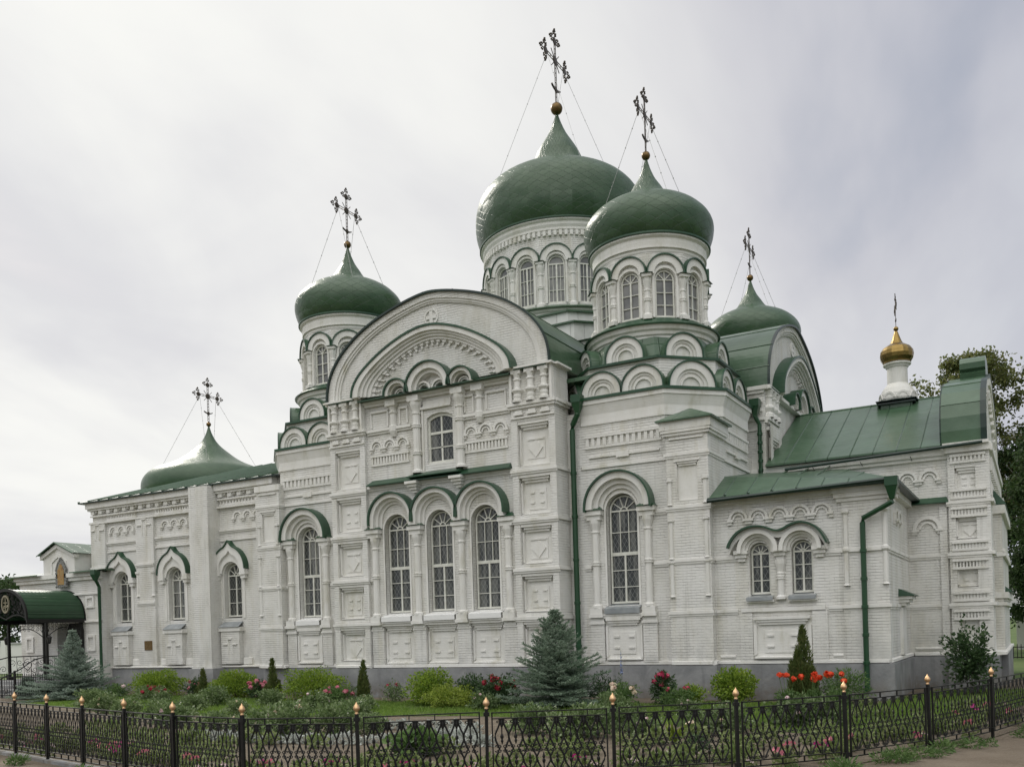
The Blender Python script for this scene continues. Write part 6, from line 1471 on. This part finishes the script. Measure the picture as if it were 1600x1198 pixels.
for line in SL:
    for (xa,ya),(xb,yb) in zip(line,line[1:]):
        L=math.hypot(xb-xa,yb-ya)
        for i in range(int(L/.17)):
            q=(i+rr_.random()*.5)/(L/.17); x,y=xa+(xb-xa)*q+rr_.uniform(-.06,.06),ya+(yb-ya)*q+rr_.uniform(-.06,.06)
            if k<2: sp[k].location=(x,y,0)
            else: dup(sp[k%2],(x,y,0),rr_.uniform(0,6),rr_.uniform(.7,1.15))
            k+=1
def bedleaf(seed): 
    return plant('bedding_plant','pale green bedding plant among the petunias and roses behind the fence','bedding plant',(0,0,0),[('foliage',bush_mb(seed,.17,.22,150,.075,.045),'bedding_leaf')],'pale green bedding plants behind the fence')
bp=[bedleaf(111),bedleaf(112)]
for i in range(210):
    s=.10+.87*(i+rr_.uniform(-.5,.5))/210; d=rr_.choice((.9,1.2,1.6,2.1,2.7,3.6))+rr_.uniform(-.25,.25); x,y=offset(s,d)
    if 5.0<x<7.2 and d>1.2: continue
    if i<2: bp[i].location=(x,y,0)
    else: dup(bp[i%2],(x,y,0),rr_.uniform(0,6),rr_.uniform(.5,1.35))
def weed(seed): return plant('weed_tuft','small green weed tuft on the sandy path outside the fence','weed',(0,0,0),[('foliage',bush_mb(seed,.16,.14,120,.09,.022,zc=.4),'green_leaf')],'weed tufts along the outside of the fence')
wd=[weed(121),weed(122)]
for i in range(34):
    s=.70+.28*rr_.random() if i>8 else rr_.uniform(.2,.7); x,y=offset(s,-rr_.uniform(.05,.55))
    if i<2: wd[i].location=(x,y,-.012)
    else: dup(wd[i%2],(x,y,-.012),rr_.uniform(0,6),rr_.uniform(.5,1.3))
bush('leafy dark green clump close behind the fence, the biggest leaves of the front bed',(7.35,-21.3,0),.42,.40,520,.17,.11,'green_leaf',131,'leafy_clump','bedding plant',lump=.3)
def lily(label,loc,seed):
    r=random.Random(seed); mb=MB()
    for i in range(20):
        a=r.uniform(0,6.3); d=Vector((cos(a)*.7,sin(a)*.7,r.uniform(.6,1.4))).normalized(); leaf(mb,Vector((0,0,r.uniform(.02,.14))),d,r.uniform(.28,.42),.075,r,0,.1)
    f=MB(); st=MB(); st.tube([(0,0,0),(.1,-.03,.3),(.22,-.05,.40)],.008,4); f.tube([(.22,-.05,.40),(.30,-.06,.43),(.36,-.07,.45)],.018,6,0,.035)
    plant('lily',label,'flower',loc,[('foliage',mb,'lime_leaf'),('stem',st,'green_leaf'),('flower',f,'petal_cream')])
lily('lime-green lily with broad pointed leaves and one cream bud close behind the fence',(11.2,-18.95,0),132)
bush('small dark purple-green mound among the petunias below the lily',(12.0,-20.1,0),.24,.34,420,.08,.03,'dark_leaf',133,'leafy_clump','bedding plant')

# ------------------------------------------------------------------ trees beyond the church
def tree(label,loc,h,spread,seed,mt,bark,nb=9,droop=.5,n=5200,ls=.34,crown=.35,name='tree',dens=1.):
    r=random.Random(seed); tr=MB(); lf=MB(); base=Vector((0,0,0))
    T=[Vector((0,0,-.1))]
    for i in range(7): T.append(Vector((r.uniform(-.03,.03)*h*(i+1)/7,r.uniform(-.03,.03)*h*(i+1)/7,h*.97*(i+1)/7)))
    tr.tube(T,h*.017,8,0,.03)
    tips=[]
    for b in range(nb*3):
        f=crown+(1-crown)*((b+r.random())/(nb*3)); x=f*7; j=min(6,int(x)); p=T[j].lerp(T[j+1],x-j); a=b*2.4+r.uniform(-.4,.4)
        env=math.sin(pi*min(1,max(.08,(f-crown)/(1-crown)*.86+.14)))**.7
        L=spread*env*r.uniform(.65,1.15); d=Vector((cos(a),sin(a),.55))
        P=[p]
        for k in range(1,6): q=k/5; P.append(p+Vector((d.x*L*q,d.y*L*q,L*(.75*q-droop*q*q))))
        tr.tube(P,h*.0055*(1.2-f),5,0,.012)
        for k in range(2,6):
            tips.append((P[k],L))
            for s in range(2):
                e=P[k]+Vector((r.uniform(-1,1),r.uniform(-1,1),r.uniform(-.3,.7)))*L*.32; tr.tube([P[k],(P[k]+e)/2+Vector((0,0,.1)),e],.018,3,0,.006); tips.append((e,L))
    per=max(6,int(n/len(tips)))
    for c,L in tips:
        if r.random()<.12: continue
        cr=r.uniform(.35,.8)*(.5+spread*.13)
        for k in range(int(per*r.uniform(.5,1.5)*dens)):
            v=rv(r)*cr*(r.random()**.5); v.z=v.z*.8-droop*.5*abs(r.gauss(0,1))*cr
            leaf(lf,c+v,rv(r)+Vector((0,0,-droop)),ls*r.uniform(.6,1.2),ls*.62,r)
    return plant(name,label,'tree',loc,[('crown',lf,mt),('trunk',tr,bark)])
tree('tall birch with yellowing leaves rising behind the altar roof crest',(13.7,25,0),17.6,4.0,201,'autumn_leaf','birch_bark',12,.6,21000,.24,.45,'birch_tree')
tree('drooping dark green birch at the right edge behind the church',(18.6,25,0),14.8,4.4,202,'tree_leaf','birch_bark',14,.85,42000,.26,.10,'birch_tree')
tree('dense dark tree low behind the altar end wall beside the birches',(18.3,17,0),10.8,3.5,203,'tree_leaf','bark',17,.45,60000,.20,.10)
tree('leafy tree far behind the porch at the left edge',(-72,20,0),8.6,4.2,204,'tree_leaf','bark',9,.3,5200,.38,.2)
tree('small round tree behind the canopy posts at the left edge',(-58,6,0),4.6,3.4,205,'tree_leaf','bark',9,.3,4200,.34,.15)
hs=thing('house','low white house with a pale sheet-metal roof far right behind the trees','house',(22.6,34,0))
def house():
    mb=MB(); f=F(0,0,-90); mb.box(f,-7,7,-.2,2.6,-4,4); mb.build('wall','house_wall',hs)
    rf=MB(); rf.add([(-7.4,-4.4,2.6),(7.4,-4.4,2.6),(7.4,0,5.0),(-7.4,0,5.0),(-7.4,4.4,2.6),(7.4,4.4,2.6)],[(0,1,2,3),(3,2,5,4)]); rf.build('roof','house_roof',hs)
    for u in (-4,0,4):
        w=MB(); w.ring(f,[(u-.5,.9),(u-.5,2.1),(u+.5,2.1),(u+.5,.9),(u-.5,.9)],[(u-.42,.98),(u-.42,2.02),(u+.42,2.02),(u+.42,.98),(u-.42,.98)],4.0,4.06); o=w.build('window','frame_white',hs)
        g=MB(); g.face([f.P(u-.42,.98,4.02),f.P(u+.42,.98,4.02),f.P(u+.42,2.02,4.02),f.P(u-.42,2.02,4.02)]); g.build('pane','drum_glass',o)
house()
bw=thing('boundary_wall','low white boundary wall seen through the canopy at the left edge','wall',(0,0,0))
def bwall():
    mb=MB(); f=F(-60,8,-90); mb.box(f,-30,38,-.2,2.2,-.2,.2); mb.build('wall','house_wall',bw)
    c=MB(); c.box(f,-30,38,2.2,2.32,-.3,.3); c.build('coping','house_roof',bw)
    for k in range(12): c=MB(); u=-28+6*k; c.box(f,u-.3,u+.3,-.2,2.5,.2,.42); c.build('pillar','house_wall',bw)
bwall()
bf=thing('fence','plain black iron fence on the lawn far right beyond the church','fence',(0,0,0))
def bfence():
    for i in range(5):
        f=F(15.5+2.2*i,14,-90); mb=MB()
        for z in (.15,.62): mb.box(f,0,2.2,z-.02,z+.02,-.02,.02)
        for k in range(14): u=2.2*(k+.5)/14; mb.tube([f.P(u,.1),f.P(u,.76)],.016,4)
        mb.build('panel','iron_black',bf); mb=MB(); mb.box(f,-.05,.05,-.1,.9,-.05,.05); mb.ball(f.P(0,.94),.07,0,8); mb.build('post','iron_black',bf)
bfence()
